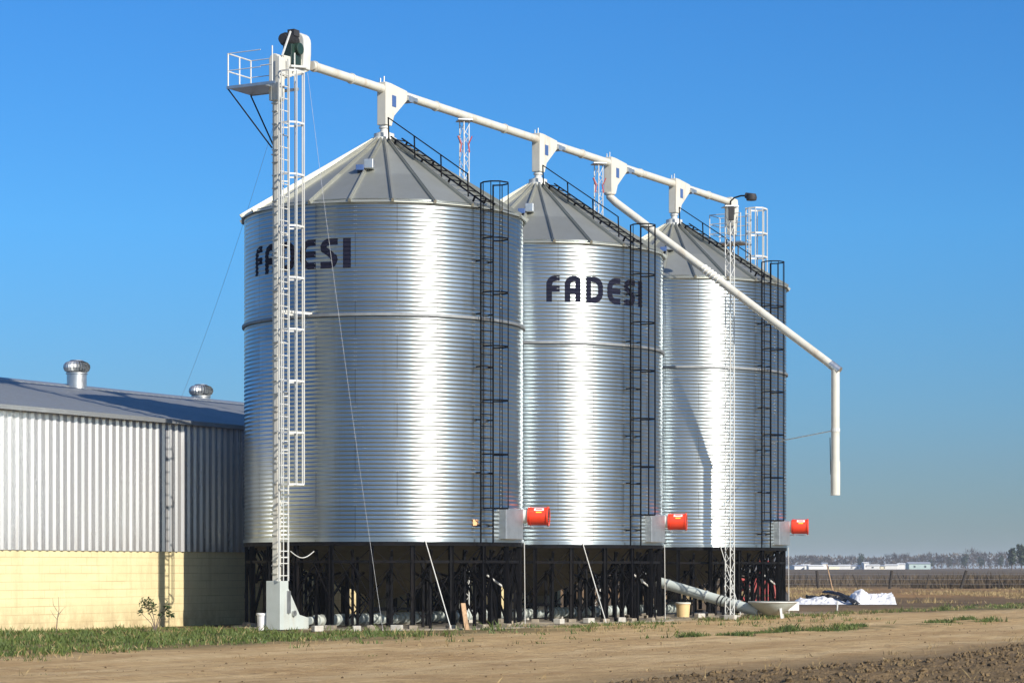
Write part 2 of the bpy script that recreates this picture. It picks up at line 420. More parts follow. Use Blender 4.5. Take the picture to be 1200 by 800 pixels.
    hr = MB()
    for q in (-0.24,):
        hr.tube(rp(0.42, q, 0.0)+Zv*0.62, rp(3.35, q, 0.0)+Zv*0.62, 0.016, 6)
        for k in (0.42, 1.4, 2.38, 3.35): hr.tube(rp(k, q, 0.05), rp(k, q, 0.0)+Zv*0.63, 0.022, 6)
    hr.build('handrail', M['black'], rlo)
    # ---- air duct box on the lower wall
    e, t = az(64); rot = Matrix.Rotation(math.radians(64), 3, 'Z')
    d = MB(); d.box(e*(R+0.02)+Zv*2.66, (1.0, 0.3, 0.78), rot)
    db = d.build('duct_box', M['zinc'], root, bevel=0.012)
    # ---- substructure
    rg = MB()
    rg.lathe([(R-0.11, 2.09), (R+0.02, 2.09), (R+0.02, 2.188), (R-0.11, 2.188), (R-0.11, 2.09)], 66)
    rg.build('ring_beam', M['black'], root)
    rg = MB()
    rg.lathe([(R-0.09, 1.66), (R-0.03, 1.66), (R-0.03, 1.73), (R-0.09, 1.73), (R-0.09, 1.66)], 22, a0=a0+PI/n)
    rg.build('tie_ring', M['black'], root)
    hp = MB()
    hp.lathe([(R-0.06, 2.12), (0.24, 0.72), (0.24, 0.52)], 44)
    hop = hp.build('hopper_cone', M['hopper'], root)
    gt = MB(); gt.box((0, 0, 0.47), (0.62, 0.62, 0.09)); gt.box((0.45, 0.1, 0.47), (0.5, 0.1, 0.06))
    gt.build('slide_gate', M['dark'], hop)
    first = None
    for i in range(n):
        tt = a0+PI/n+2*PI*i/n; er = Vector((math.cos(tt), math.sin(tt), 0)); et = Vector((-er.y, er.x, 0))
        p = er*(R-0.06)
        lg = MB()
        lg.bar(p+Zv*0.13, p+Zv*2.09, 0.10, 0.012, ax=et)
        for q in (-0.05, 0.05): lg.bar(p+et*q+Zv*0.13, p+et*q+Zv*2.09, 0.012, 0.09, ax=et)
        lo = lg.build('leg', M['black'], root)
        ft = MB(); rotm = Matrix.Rotation(tt, 3, 'Z')
        ft.box(p+Zv*0.05, (0.2, 0.22, 0.13), rotm)
        ft.build('footing', M['dirtyslab'], lo, bevel=0.015)
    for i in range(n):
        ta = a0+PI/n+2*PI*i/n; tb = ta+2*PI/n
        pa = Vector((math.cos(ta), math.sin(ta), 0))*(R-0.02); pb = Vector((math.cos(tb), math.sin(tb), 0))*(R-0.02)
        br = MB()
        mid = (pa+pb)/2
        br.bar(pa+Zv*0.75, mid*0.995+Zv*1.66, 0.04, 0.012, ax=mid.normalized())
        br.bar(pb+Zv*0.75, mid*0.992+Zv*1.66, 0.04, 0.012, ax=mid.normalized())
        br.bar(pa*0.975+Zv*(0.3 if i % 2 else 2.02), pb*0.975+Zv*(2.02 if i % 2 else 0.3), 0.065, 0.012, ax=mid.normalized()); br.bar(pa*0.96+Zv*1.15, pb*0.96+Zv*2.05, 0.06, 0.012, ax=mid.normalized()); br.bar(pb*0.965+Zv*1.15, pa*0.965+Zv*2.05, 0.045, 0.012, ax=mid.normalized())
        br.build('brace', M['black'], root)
    for i in range(n):
        tt = a0+2*PI*i/n; er = Vector((math.cos(tt), math.sin(tt), 0)); p = er*(R-0.22)
        lg = MB(); lg.bar(p+Zv*0.03, p+Zv*2.0, 0.06, 0.06, ax=er)
        lg.bar(p+Zv*1.2, er*(R*0.62)+Zv*1.42, 0.05, 0.05); lg.build('prop_leg', M['black'], root)
    for i in range(n):
        tt = a0+2*PI*i/n; er = Vector((math.cos(tt), math.sin(tt), 0)); p = er*(R*0.8)
        zt = 0.72+(0.8*R-0.24)/(R-0.3)*1.4-0.03
        lg = MB(); lg.bar(p+Zv*0.05, p+Zv*zt, 0.075, 0.06, ax=er); lg.build('inner_leg', M['black'], root)
        t2 = tt+2*PI/n; p2 = Vector((math.cos(t2), math.sin(t2), 0))*(R*0.8)
        lg = MB(); lg.bar(p+Zv*(0.25 if i % 2 else 1.5), p2+Zv*(1.5 if i % 2 else 0.25), 0.045, 0.03, ax=er); lg.build('inner_brace', M['black'], root)
        lg = MB(); q = er*(R-0.1); lg.bar(q+Zv*1.98, p+Zv*1.1, 0.05, 0.05); lg.build('radial_brace', M['black'], root)
    m = 12
    for i in range(m):
        ta = 2*PI*i/m+0.1; er = Vector((math.cos(ta), math.sin(ta), 0)); p = er*(R*0.56)
        zt = 0.72+(0.56*R-0.24)/(R-0.3)*1.4-0.03
        lg = MB(); lg.bar(p+Zv*0.06, p+Zv*zt, 0.08, 0.08, ax=er)
        lg.build('inner_leg', M['black'], root)
        tb = ta+2*PI/m; p2 = Vector((math.cos(tb), math.sin(tb), 0))*(R*0.56)
        lg = MB(); lg.bar(p+Zv*0.2, p2+Zv*(zt-0.1), 0.035, 0.035)
        lg.build('inner_brace', M['black'], root)
        pass
    # pale rods from the wall foot to the ground
    e1, _ = az(19); e2, _ = az(27)
    s_ = MB(); s_.tube(e1*(R+0.05)+Zv*2.24, e2*(R*1.12)+Zv*0.02, 0.014, 6)
    s_.build('stay_rod', M['white'], root)
    e1, _ = az(82)
    s_ = MB(); s_.tube(e1*(R+0.07)+Zv*2.2, e1*(R+0.09)+Zv*0.05, 0.012, 6)
    s_.build('drain_rod', M['white'], root)
    e1, _ = az(60); e2, _ = az(74)
    s_ = MB(); s_.tube(e1*(R-0.5)+Zv*1.35, e2*(R-0.25)+Zv*0.95, 0.025, 6)
    s_.build('gate_lever', M['white'], root)
    return root
proto = make_silo()
GS = 'corrugated steel silos in a row'
silos = [proto]
for s in S_SILO[1:]:
    c = copy_tree(proto); c.location = row(s); silos.append(c)
tag(silos[0], 'nearest corrugated steel silo, standing beside the warehouse and behind the white elevator leg', 'silo', GS)
tag(silos[1], 'middle corrugated steel silo of the row, whole black lettering left of its ladder', 'silo', GS)
tag(silos[2], 'farthest corrugated steel silo, behind the lattice mast, without visible lettering', 'silo', GS)

# ---- lettering, painted on the corrugations
def seg_d(px, py, a, b):
    dx, dy = b[0]-a[0], b[1]-a[1]; l2 = dx*dx+dy*dy
    t = 0 if l2 == 0 else max(0, min(1, ((px-a[0])*dx+(py-a[1])*dy)/l2))
    return math.hypot(px-a[0]-t*dx, py-a[1]-t*dy)
def arc(cx, cy, r, t0, t1, n=7):
    return [(cx+r*math.cos(math.radians(t0+(t1-t0)*i/n)), cy+r*math.sin(math.radians(t0+(t1-t0)*i/n))) for i in range(n+1)]
H_ = 0.74; s_ = 0.165; k_ = s_/2
GLYPH = [
 (0.00, 0.38, [[(k_, 0)]+arc(0.26, H_-0.26, 0.26-k_, 180, 90)+[(0.38, H_-k_)], [(k_, 0.36), (0.36, 0.36)]]),
 (0.52, 0.47, [[(k_, 0)]+arc(0.26, H_-0.26, 0.26-k_, 180, 90)+[(0.30, H_-k_)]+arc(0.30, H_-0.17, 0.17-k_, 90, 0)+[(0.47-k_, 0)], [(k_, 0.31), (0.40, 0.31)]]),
 (1.14, 0.54, [[(k_, 0), (k_, H_)], [(0.22, H_-k_), (0.24, H_-k_)]+arc(0.24, H_-0.30, 0.30-k_, 90, 0)+arc(0.24, 0.30, 0.30-k_, 0, -90)+[(0.22, k_)]]),
 (1.82, 0.46, [[(0.46, H_-k_)]+arc(0.30, H_-0.30, 0.30-k_, 90, 180)+arc(0.30, 0.30, 0.30-k_, 180, 270)+[(0.46, k_)], [(k_, H_/2), (0.44, H_/2)]]),
 (2.42, 0.46, [[(0.46, H_-k_)]+arc(0.22, H_-0.22, 0.22-k_, 90, 200)+[(0.17, 0.43), (0.30, 0.32)]+arc(0.24, 0.22, 0.22-k_, 20, -90)+[(0, k_)]]),
 (3.02, 0.20, [[(0.10, 0), (0.10, H_)]]),
]
def lettering(silo, a_start, zmid):
    mb = MB(); vid = {}; step = 0.0145; hz = PITCH/8
    j0 = round((zmid-H_/2-Z_BOT)/hz); nj = int(H_/hz)
    zb = Z_BOT+j0*hz
    for x0, w, strokes in GLYPH:
        for i in range(int(w/step)+1):
            for j in range(nj):
                px = (i+0.5)*step; py = (j+0.5)*hz
                if px > w: continue
                hw = 0.10 if x0 > 3 else k_
                if not any(seg_d(px, py, st[q], st[q+1]) <= hw for st in strokes for q in range(len(st)-1)): continue
                ids = []
                for di, dj in ((0, 0), (1, 0), (1, 1), (0, 1)):
                    key = (round((x0*1000)), i+di, j+dj)
                    if key not in vid:
                        a = math.radians(a_start)+(x0+(i+di)*step)/R; z = zb+(j+dj)*hz
                        rr = R+corr(z)+0.004
                        vid[key] = len(mb.v); mb.v.append((math.sin(a)*rr, -math.cos(a)*rr, z))
                    ids.append(vid[key])
                mb.f.append(tuple(ids))
    return mb.build('lettering', M['letter'], silo, smooth=True, angle=180)
lettering(silos[0], -60.5, 9.34)
lettering(silos[1], 3.0, 9.31)
sg = MB(); e, t = az(41.8); sg.box(e*(R+0.018)+Vector((0, 0, 2.68)), (0.17, 0.012, 0.15), Matrix.Rotation(math.radians(41.8), 3, 'Z'))
sg.build('warning_plate', M['orange'], silos[0])

# ---- aeration fans
def make_fan():
    root = empty('aeration_fan', (0, 0, 0))
    b = MB()   # axis along +X
    prof = [(0.19, 0.03), (0.235, 0.05), (0.235, 0.1), (0.25, 0.1), (0.25, 0.12), (0.235, 0.12), (0.235, 0.54), (0.255, 0.54), (0.255, 0.59), (0.225, 0.59), (0.21, 0.48)]
    def lx(mb, prof, n=28):
        vs = []; fs = []
        for r, x in prof:
            for i in range(n):
                a = 2*PI*i/n; vs.append((x, r*math.cos(a), r*math.sin(a)))
        for j in range(len(prof)-1):
            for i in range(n): fs.append((j*n+i, (j+1)*n+i, (j+1)*n+(i+1) % n, j*n+(i+1) % n))
        return mb.add(vs, fs)
    lx(b, prof); b.build('fan_housing', M['red'], root, smooth=True)
    c = MB(); lx(c, [(0.16, -0.18), (0.185, -0.16), (0.185, 0.03)]); c.tube((-0.22, 0, 0), (-0.15, 0, 0), 0.2, 20)
    c.build('collar', M['white'], root, smooth=True)
    g = MB()
    for r in (0.07, 0.13, 0.19):
        P = [(0.575, r*math.cos(2*PI*i/20), r*math.sin(2*PI*i/20)) for i in range(21)]
        g.path(P, 0.006, 5)
    for i in range(4):
        a = PI*i/4; g.tube((0.573, 0.22*math.cos(a), 0.22*math.sin(a)), (0.573, -0.22*math.cos(a), -0.22*math.sin(a)), 0.007, 5)
    g.build('inlet_grille', M['dark'], root)
    mt = MB(); mt.tube((0.2, 0, 0), (0.5, 0, 0), 0.09, 14); mt.build('fan_motor', M['dark'], root, smooth=True)
    # labels wrap the camera side of the drum
    def band(x0, x1, a0, a1, r):
        mb = MB(); k = 8; vs = []; fs = []
        for i in range(k+1):
            a = math.radians(a0+(a1-a0)*i/k)
            for x in (x0, x1): vs.append((x, -r*math.cos(a), r*math.sin(a)))
        for i in range(k): fs.append((2*i, 2*i+1, 2*i+3, 2*i+2))
        return mb.add(vs, fs)
    band(0.22, 0.47, 38, 62, 0.2385).build('maker_label', M['label_white'], root)
    lb = band(0.26, 0.43, 45, 55, 0.2400); lb.build('printed_line', M['red'], root)
    band(0.27, 0.42, 22, 30, 0.2385).build('warning_label', M['yellow'], root)
    f = MB()
    for x in (0.15, 0.5): f.bar((x, -0.16, -0.28), (x, 0.16, -0.28), 0.05, 0.05)
    f.bar((-0.2, 0, -0.275), (0.6, 0, -0.275), 0.04, 0.04); f.build('bracket', M['zinc'], root)
    return root
fan0 = make_fan()
FL = ['red aeration fan on the nearest silo, seen against the middle silo', 'red aeration fan on the middle silo, seen against the farthest silo',
      'red aeration fan on the farthest silo, seen against open sky']
for i, s in enumerate(S_SILO):
    f = fan0 if i == 0 else copy_tree(fan0)
    e, t = az(82)
    f.location = row(s)+e*(R+0.13)+Vector((0, 0, 2.88)); f.rotation_euler = (0, 0, math.radians(82-90))
    tag(f, FL[i], 'fan', 'red fans on the silo walls')

# ------------------------------------------------------------------ bucket elevator (local x along the row, y towards the warehouse)
Zv = Vector((0, 0, 1))
EX = row(-4.72, 0.13)
def make_elevator():
    root = empty('bucket_elevator', EX, ROT, 'tall white bucket elevator leg with caged ladder and railed platform beside nearest silo', 'elevator')
    t = MB(); t.box((0, 0.0, 7.2), (0.15, 0.15, 12.0))
    z = 1.6
    while z < 13.2:
        t.box((0, 0, z), (0.195, 0.195, 0.03)); z += 1.26
    z = 1.4
    while z < 13.1:
        t.box((-0.085, 0.0, z), (0.035, 0.16, 0.022)); z += 0.315
    trunk = t.build('leg_casing', M['cream'], root)
    b = MB(); b.box((0.02, 0, 0.62), (0.36, 0.42, 1.2))
    b.prism([(0.2, 0.02), (1.15, 0.02), (1.15, 0.3), (0.75, 0.38), (0.2, 1.12)], (0, 0, 0), (1, 0, 0), (0, 0, 1), 0.34)
    boot = b.build('boot', M['palegrey'], root, bevel=0.012)
    d = MB(); d.box((0.2, -0.215, 0.7), (0.16, 0.02, 0.55)); d.tube((0.45, -0.17, 0.42), (0.45, -0.24, 0.42), 0.07, 12)
    d.build('access_plate', M['zinc'], boot)
    # head
    h = MB()
    pr = [(-0.15, 13.0), (0.15, 13.0), (0.15, 14.0)]+[(0.15*math.cos(a*PI/8), 14.0+0.15*math.sin(a*PI/8)) for a in range(1, 8)]+[(-0.15, 14.0)]
    h.prism(pr, (0, 0, 0), (0, 1, 0), (0, 0, 1), 0.26)
    h.prism([(0.15, 13.55), (1.25, 13.95), (1.25, 14.2), (0.15, 14.15)], (0, 0, 0), (1, 0, 0), (0, 0, 1), 0.24)
    head = h.build('head_casing', M['cream'], root, bevel=0.02)
    h = MB()
    pr = [(-0.17, 13.95), (0.17, 13.95), (0.2, 14.35)]+[(0.2*math.cos(a*PI/8), 14.62+0.24*math.sin(a*PI/8)) for a in range(0, 9)]+[(-0.2, 14.35)]
    h.prism(pr, (1.06, 0, 0), (0, 1, 0), (0, 0, 1), 0.32)
    h.build('discharge_head', M['white'], head, bevel=0.03)
    m = MB(); m.tube((0.42, 0.08, 14.62), (0.98, 0.08, 14.62), 0.15, 16); m.tube((0.35, 0.08, 14.62), (0.42, 0.08, 14.62), 0.12, 16)
    for q in range(7): m.tube((0.47+0.06*q, 0.08, 14.62), (0.49+0.06*q, 0.08, 14.62), 0.17, 16)
    m.box((0.78, 0.04, 14.82), (0.24, 0.2, 0.16))
    drive = m.build('drive_motor', M['dark'], root, smooth=True)
    m = MB(); m.box((0.66, 0.0, 14.24), (0.44, 0.26, 0.5)); m.tube((0.72, 0.1, 14.4), (0.72, -0.22, 14.4), 0.15, 16); m.box((0.5, 0, 14.06), (0.2, 0.24, 0.3))
    m.build('gearbox', M['dgreen'], drive, bevel=0.02)
    m = MB(); m.bar((0.0, -0.16, 14.1), (0.42, -0.12, 14.78), 0.035); m.bar((0.3, -0.2, 13.9), (1.0, -0.2, 14.0), 0.05)
    m.build('motor_mount', M['white'], drive)
    # ladder and cage on the side facing the road
    l = MB(); yl = -0.2
    for q in (-0.2, 0.2): l.bar((q, yl, 1.22), (q, yl, 14.05), 0.036, 0.026)
    z = 1.35
    while z < 13.9: l.tube((-0.2, yl, z), (0.2, yl, z), 0.014, 6); z += 0.3
    l.bar((-0.02, yl-0.01, 1.22), (-0.02, yl-0.01, 13.2), 0.02, 0.02)
    z = 1.8
    while z < 13.2:
        for q in (-0.2, 0.2): l.bar((q, yl, z), (q*0.4, -0.07, z), 0.03)
        z += 1.32
    lad = l.build('ladder', M['white'], root)
    c = MB(); pts = [(-0.2, 0), (-0.29, 0.14), (-0.29, 0.36), (-0.16, 0.5), (0.16, 0.5), (0.29, 0.36), (0.29, 0.14), (0.2, 0)]
    hz = [3.58+1.26*k for k in range(9)]
    for z in hz:
        P = [Vector((q, yl-d, z)) for q, d in pts]
        for a_, b_ in zip(P[:-1], P[1:]): c.bar(a_, b_, 0.01, 0.045)
    for q, d in pts[1:-1]: c.bar((q, yl-d, hz[0]), (q, yl-d, hz[-1]), 0.024, 0.024)
    c.build('safety_cage', M['white'], lad)
    # platform towards the warehouse
    p = MB(); p.box((0.0, 0.6, 13.2), (0.94, 1.06, 0.04)); p.bar((-0.5, -0.3, 13.2), (-0.5, 1.14, 13.2), 0.04, 0.07); p.bar((0.5, -0.3, 13.2), (0.5, 1.14, 13.2), 0.04, 0.07)
    plat = p.build('platform', M['zinc'], root)
    r = MB()
    for q in (-0.48, 0.0, 0.48): r.tube((q, 1.12, 13.2), (q, 1.12, 14.05), 0.02, 6)
    for z in (13.6, 14.04): r.tube((-0.48, 1.12, z), (0.48, 1.12, z), 0.018, 6)
    for z in (13.62, 14.04):
        for q in (-0.48, 0.48): r.tube((q, 1.12, z), (q, 0.15, z), 0.011, 6)
    for q in (-0.48, 0.48): r.tube((q, -0.2, 13.2), (q, -0.2, 14.1), 0.018, 6); r.tube((q, -0.2, 13.65), (q, 0.15, 13.65), 0.014, 6)
    r.build('railing', M['white'], plat)
    plat.location.z = 0.15
    s = MB(); s.tube((-0.48, 1.12, 13.17), (-0.06, 0.1, 11.7), 0.02, 6); s.tube((0.48, 1.12, 13.17), (0.06, 0.1, 11.7), 0.02, 6)
    s.build('platform_brace', M['black'], plat)
    # tie to the silo ring, hanging cable
    s = MB(); s.bar((0.1, -0.05, 7.86), (1.12, -0.3, 7.86), 0.04, 0.06); s.bar((0.1, 0.05, 7.86), (1.1, 0.3, 7.86), 0.04, 0.06)
    s.build('wall_tie', M['white'], root)
    P = [Vector((0.2+0.95*k/10, -0.27-0.05*k/10, 1.95-0.16*math.sin(PI*k/10)-0.0*k)) for k in range(11)]
    s = MB(); s.path(P, 0.012, 6); s.build('cable', M['white'], root)
    return root
make_elevator()

# ---- floor conveyor under the hoppers
fc = empty('floor_conveyor', row(-3.5), ROT, 'white ribbed conveyor tube lying on the ground beneath the hoppers', 'conveyor')
t = MB(); pp = [(0, 0, 0.22)]; rr_ = [0.10]; q = 0.3
while q < 21.5:
    pp += [(q, 0, 0.22), (q+0.004, 0, 0.22), (q+0.07, 0, 0.22), (q+0.074, 0, 0.22)]; rr_ += [0.10, 0.15, 0.15, 0.10]; q += 0.24
t.path(pp, 0.13, 18, rr_); t.build('ribbed_tube', M['palegrey'], fc, smooth=True)
t = MB(); q = 0.5
while q < 21.5:
    t.box((q, 0, 0.05), (0.1, 0.4, 0.1)); q += 2.1
t.build('feet', M['concrete'], fc)
t = MB()
for s in S_SILO: t.lathe([(0.16, 0.3), (0.27, 0.42)], 16, (s+3.5, 0, 0))
t.build('inlets', M['zinc'], fc)

# ------------------------------------------------------------------ overhead conveyor
ZC = 14.10
oc = empty('overhead_conveyor', row(0), ROT, 'long cream conveyor tube running above all three silo roofs', 'conveyor')
t = MB(); pp = [(-3.4, 0, ZC)]; rr_ = [0.115]
for q in (-3.3, -1.6, 2.6, 6.4, 11.2, 15.2, 20.4):
    pp += [(q, 0, ZC), (q+0.004, 0, ZC), (q+0.05, 0, ZC), (q+0.054, 0, ZC)]; rr_ += [0.115, 0.14, 0.14, 0.115]
pp.append((22.3, 0, ZC)); rr_.append(0.115)
t.path(pp, 0.115, 20, rr_); tube = t.build('tube', M['cream'], oc, smooth=True)
def drop(s, pipe_to):
    d = MB()
    d.prism([(-0.13, ZC+0.17), (0.14, ZC+0.17), (0.95, ZC+0.10), (0.95, ZC-0.14), (0.3, ZC-0.66), (0.17, ZC-0.95), (-0.13, ZC-0.95)], (s, 0, 0), (1, 0, 0), (0, 0, 1), 0.27)
    b = d.build('drop_box', M['cream'], oc, bevel=0.012)
    w = MB(); w.box((s+0.28, -0.137, ZC-0.28), (0.2, 0.012, 0.3)); w.build('inspection_window', M['blue'], b)
    g = MB(); g.box((s+1.1, 0, ZC-0.08), (0.28, 0.3, 0.16)); g.tube((s+1.0, -0.14, ZC-0.1), (s+1.0, -0.2, ZC-0.1), 0.09, 12); g.box((s+1.35, 0, ZC-0.05), (0.3, 0.24, 0.1))
    g.build('gate_drive', M['zinc'], b)
    k = MB(); k.tube((s, 0, ZC+0.15), (s, 0, ZC+0.34), 0.02, 6); k.tube((s-0.1, 0.05, ZC+0.15), (s-0.1, 0.05, ZC+0.28), 0.02, 6); k.build('cable_clamp', M['zinc'], b)
    if pipe_to:
        p = MB(); p.tube((s, 0, ZC-0.94), (s, 0, pipe_to), 0.105, 16); p.tube((s, 0, ZC-1.03), (s, 0, ZC-0.99), 0.135, 16); p.tube((s, 0, pipe_to), (s, 0, pipe_to+0.06), 0.17, 16)
        p.build('drop_pipe', M['white'], b, smooth=True)
for s in S_SILO: drop(s, 12.9)
drop(13.1, None)
en = MB(); en.prism([(0, 0.16), (0.5, 0.12), (0.58, -0.2), (0.42, -1.1), (0.2, -1.1), (0.0, -0.14)], (22.1, 0, ZC), (1, 0, 0), (0, 0, 1), 0.28)
en.build('end_outlet', M['cream'], oc, bevel=0.015)

# ------------------------------------------------------------------ lattice masts
def mast_mesh(h, w, r=0.017, step=0.32):
    m = MB(); L3 = [Vector((w*0.577*math.cos(a), w*0.577*math.sin(a), 0)) for a in (0.3, 0.3+2*PI/3, 0.3+4*PI/3)]
    for p in L3: m.tube(p, p+Zv*h, r, 6)
    b = MB(); z = 0.1; k = 0
    while z < h-step:
        for i in range(3):
            p, q = L3[i], L3[(i+1) % 3]
            if k % 2: p, q = q, p
            b.tube(p+Zv*z, q+Zv*(z+step), r*0.55, 5, caps=False)
        z += step; k += 1
    return m, b
def mast(loc, h, w, label, red=True):
    root = empty('lattice_mast', loc, 0.2, label, 'mast', 'white lattice masts')
    m, b = mast_mesh(h, w); m.build('uprights', M['white'], root); b.build('lacing', M['white'], root)
    p = MB(); p.box((0, 0, 0.05), (w+0.25, w+0.25, 0.1)); p.build('base_plate', M['concrete'], root)
    s = MB(); s.box((0, 0, h), (w+0.15, w+0.2, 0.03)); s.build('saddle', M['zinc'], root)
    if red:
        g = MB()
        for q in (-1, 1):
            g.bar((q*0.1, -0.1, h-0.68), (q*0.2, -0.12, h-0.45), 0.05, 0.03); g.bar((q*0.1, -0.1, h-0.68), (q*0.13, -0.1, h-0.9), 0.035)
        g.build('pulley_guard', M['oldred'], root)
    return root
mast(row(4.17), ZC-0.14, 0.26, 'white lattice mast holding the conveyor between the nearest and the middle silo')
mast(row(12.35), ZC-0.14, 0.26, 'white lattice mast holding the conveyor between the middle and the farthest silo')
SP0 = row(13.1, 0, 13.02)
SP1 = Vector((9.52, 70.9, 7.52))
sm = SP0.lerp(SP1, 0.557)
fm = mast(Vector((sm.x-0.02, sm.y+0.28, 0)), 12.5, 0.27, 'full height white lattice mast standing on the ground in front of the farthest silo', red=False)
lam = empty('flood_lamp', fm.location+Vector((0, 0, 12.5)), 0, 'black flood lamp on a curved arm at the head of the tallest visible mast', 'lamp')
P = [Vector((0.0, -0.05, 0)), Vector((0.01, -0.07, 0.16)), Vector((0.12, -0.12, 0.26)), Vector((0.32, -0.2, 0.31)), Vector((0.5, -0.28, 0.3))]
a = MB(); a.path(P, 0.025, 8); a.build('arm', M['black'], lam, smooth=True)
a = MB(); a.lathe([(0.05, 0.12), (0.14, 0.1), (0.17, 0.0), (0.15, -0.09), (0.02, -0.1)], 16, (0.62, -0.33, 0.24), True, True); a.tube((0.45, -0.26, 0.31), (0.62, -0.33, 0.28), 0.09, 10)
a.build('lamp_head', M['dark'], lam, smooth=True)
a = MB(); a.box((0.02, -0.2, -0.22), (0.16, 0.14, 0.42)); a.build('ballast_box', M['dark'], lam, bevel=0.01)

# ------------------------------------------------------------------ discharge spout
sp = empty('discharge_spout', SP0, 0, 'slanting pale grain spout with a long drop pipe hanging clear of the farthest silo', 'spout')
d = MB(); d1 = SP1-SP0
d.tube((0, 0, 0.1), (0, 0, 0.16), 0.17, 16); d.path([(0, 0, 0.2), (0.0, 0, 0.04), d1*0.03, d1], 0.12, 18)
sl = d.build('sloped_pipe', M['cream'], sp, smooth=True, angle=50)
d = MB(); dn = d1.normalized()
d.tube(d1-dn*0.1, d1+dn*0.26, 0.132, 16); d.build('end_sleeve', M['zinc'], sl, smooth=True)
d = MB(); vx = d1+dn*0.1
d.tube(vx, (vx.x, vx.y, 3.75-SP0.z), 0.125, 18); d.tube((vx.x, vx.y, 4.7-SP0.z), (vx.x, vx.y, 3.69-SP0.z), 0.14, 18)
d.build('drop_pipe', M['cream'], sp, smooth=True, angle=50)
d = MB(); pts = []
for k in range(60):
    f_ = 0.43+0.085*k/60; a_, b_, c_ = d.frame((0, 0, 0), d1); th = 2*PI*6*k/60
    pts.append(d1*f_+b_*0.13*math.cos(th)+c_*0.13*math.sin(th))
d.path(pts, 0.02, 6); d.build('rope_coil', M['plastic'], sl)
e, t_ = az(52); sw = row(S_SILO[2])+e*(R+0.1)
d = MB(); zt = 5.62; d.tube((vx.x, vx.y, zt-SP0.z), Vector((sw.x, sw.y, zt-0.1))-SP0, 0.016, 6); d.tube((vx.x, vx.y, zt-0.05-SP0.z), (vx.x, vx.y, zt+0.05-SP0.z), 0.14, 16)
d.build('tie_rod', M['white'], sp)
d = MB(); d.tube((vx.x-0.16, vx.y, 5.4-SP0.z), (vx.x-0.14, vx.y, 4.3-SP0.z), 0.012, 5); d.build('pull_cord', M['dark'], sp)

# ------------------------------------------------------------------ end service tower behind the farthest silo
tw = empty('service_tower', row(22.6, 0.15), ROT, 'white service tower with railed platform and hooped ladder behind the farthest silo roof', 'tower')
m, b = mast_mesh(12.7, 0.6, 0.03, 0.6); m.build('uprights', M['white'], tw); b.build('lacing', M['white'], tw)
p = MB(); p.box((0, 0.0, 12.72), (0.9, 1.2, 0.05)); pl = p.build('platform', M['zinc'], tw)
p = MB()
for q in (-0.43, 0.43):
    for y in (-0.58, 0.0, 0.58): p.tube((q, y, 12.74), (q, y, 13.7), 0.018, 6)
    for z in (13.05, 13.38, 13.7): p.tube((q, -0.58, z), (q, 0.58, z), 0.015, 6)
for z in (13.05, 13.38, 13.7): p.tube((-0.43, 0.58, z), (0.43, 0.58, z), 0.015, 6)
p.build('railing', M['white'], pl)
l = MB()
for q in (-0.2, 0.2): l.bar((q, -0.68, 0.3), (q, -0.68, 13.9), 0.045, 0.03)
z = 0.5
while z < 13.9: l.tube((-0.2, -0.68, z), (0.2, -0.68, z), 0.014, 6); z += 0.3
lo = l.build('ladder', M['white'], tw)
c = MB(); pts = [(-0.2, 0), (-0.36, 0.18), (-0.36, 0.42), (-0.2, 0.62), (0.2, 0.62), (0.36, 0.42), (0.36, 0.18), (0.2, 0)]
hz = [3.2+1.0*k for k in range(10)]+[13.0, 13.85]
for z in hz:
    Pp = [Vector((q, -0.68-dd, z)) for q, dd in pts]
    for a_, b_ in zip(Pp[:-1], Pp[1:]): c.bar(a_, b_, 0.012, 0.055)
for q, dd in pts[1:-1]: c.bar((q, -0.68-dd, hz[0]), (q, -0.68-dd, hz[-1]), 0.028, 0.028)
c.build('safety_cage', M['white'], lo)

# ------------------------------------------------------------------ guy wires
def wire(p0, p1, sag, label, r=0.007):
    p0 = Vector(p0); p1 = Vector(p1); m = MB()
    P = [(p1-p0)*(k/16)-Zv*sag*4*(k/16)*(1-k/16) for k in range(17)]
    m.path(P, r*0.55, 5); o = m.build('guy_wire', M['wire'], None); o.location = p0
    tag(o, label, 'wire', 'thin steel guy wires'); return o
wire(EX+N*0.1+Zv*12.4, row(7.0, 12.0, 6.68), 0.3, 'thin wire slanting from the elevator head down to the warehouse roof')
wire(EX+U*1.2-N*0.1+Zv*13.9, Vector((-3.1, 57.4, 0.03)), 0.3, 'thin wire slanting across the front of the nearest silo to the ground')

# ------------------------------------------------------------------ portable auger at the farthest silo
au0 = W(0, 0)
A0 = Vector((7.55, 73.1, 0)); A1 = Vector((3.75, 74.9, 1.42))
pa = empty('portable_auger', A0, 0, 'pale grey portable auger tube rising from a wide intake bowl beneath the far silos', 'auger')
ad = Vector((A1.x-A0.x, A1.y-A0.y, 0)); 
t = MB(); t.tube((0, 0, 0.2), (ad.x, ad.y, 1.35), 0.16, 18); tb = t.build('tube', M['palegrey'], pa, smooth=True)
t = MB()
for k in (0.15, 0.4, 0.7, 0.9):
    p0 = Vector((0, 0, 0.2)).lerp(Vector((ad.x, ad.y, 1.35)), k); p1 = Vector((0, 0, 0.2)).lerp(Vector((ad.x, ad.y, 1.35)), k+0.012); t.tube(p0, p1, 0.185, 18)
t.build('flange', M['zinc'], tb)
t = MB(); pts = []
a_, b_, c_ = t.frame((0, 0, 0.2), (ad.x, ad.y, 1.35))
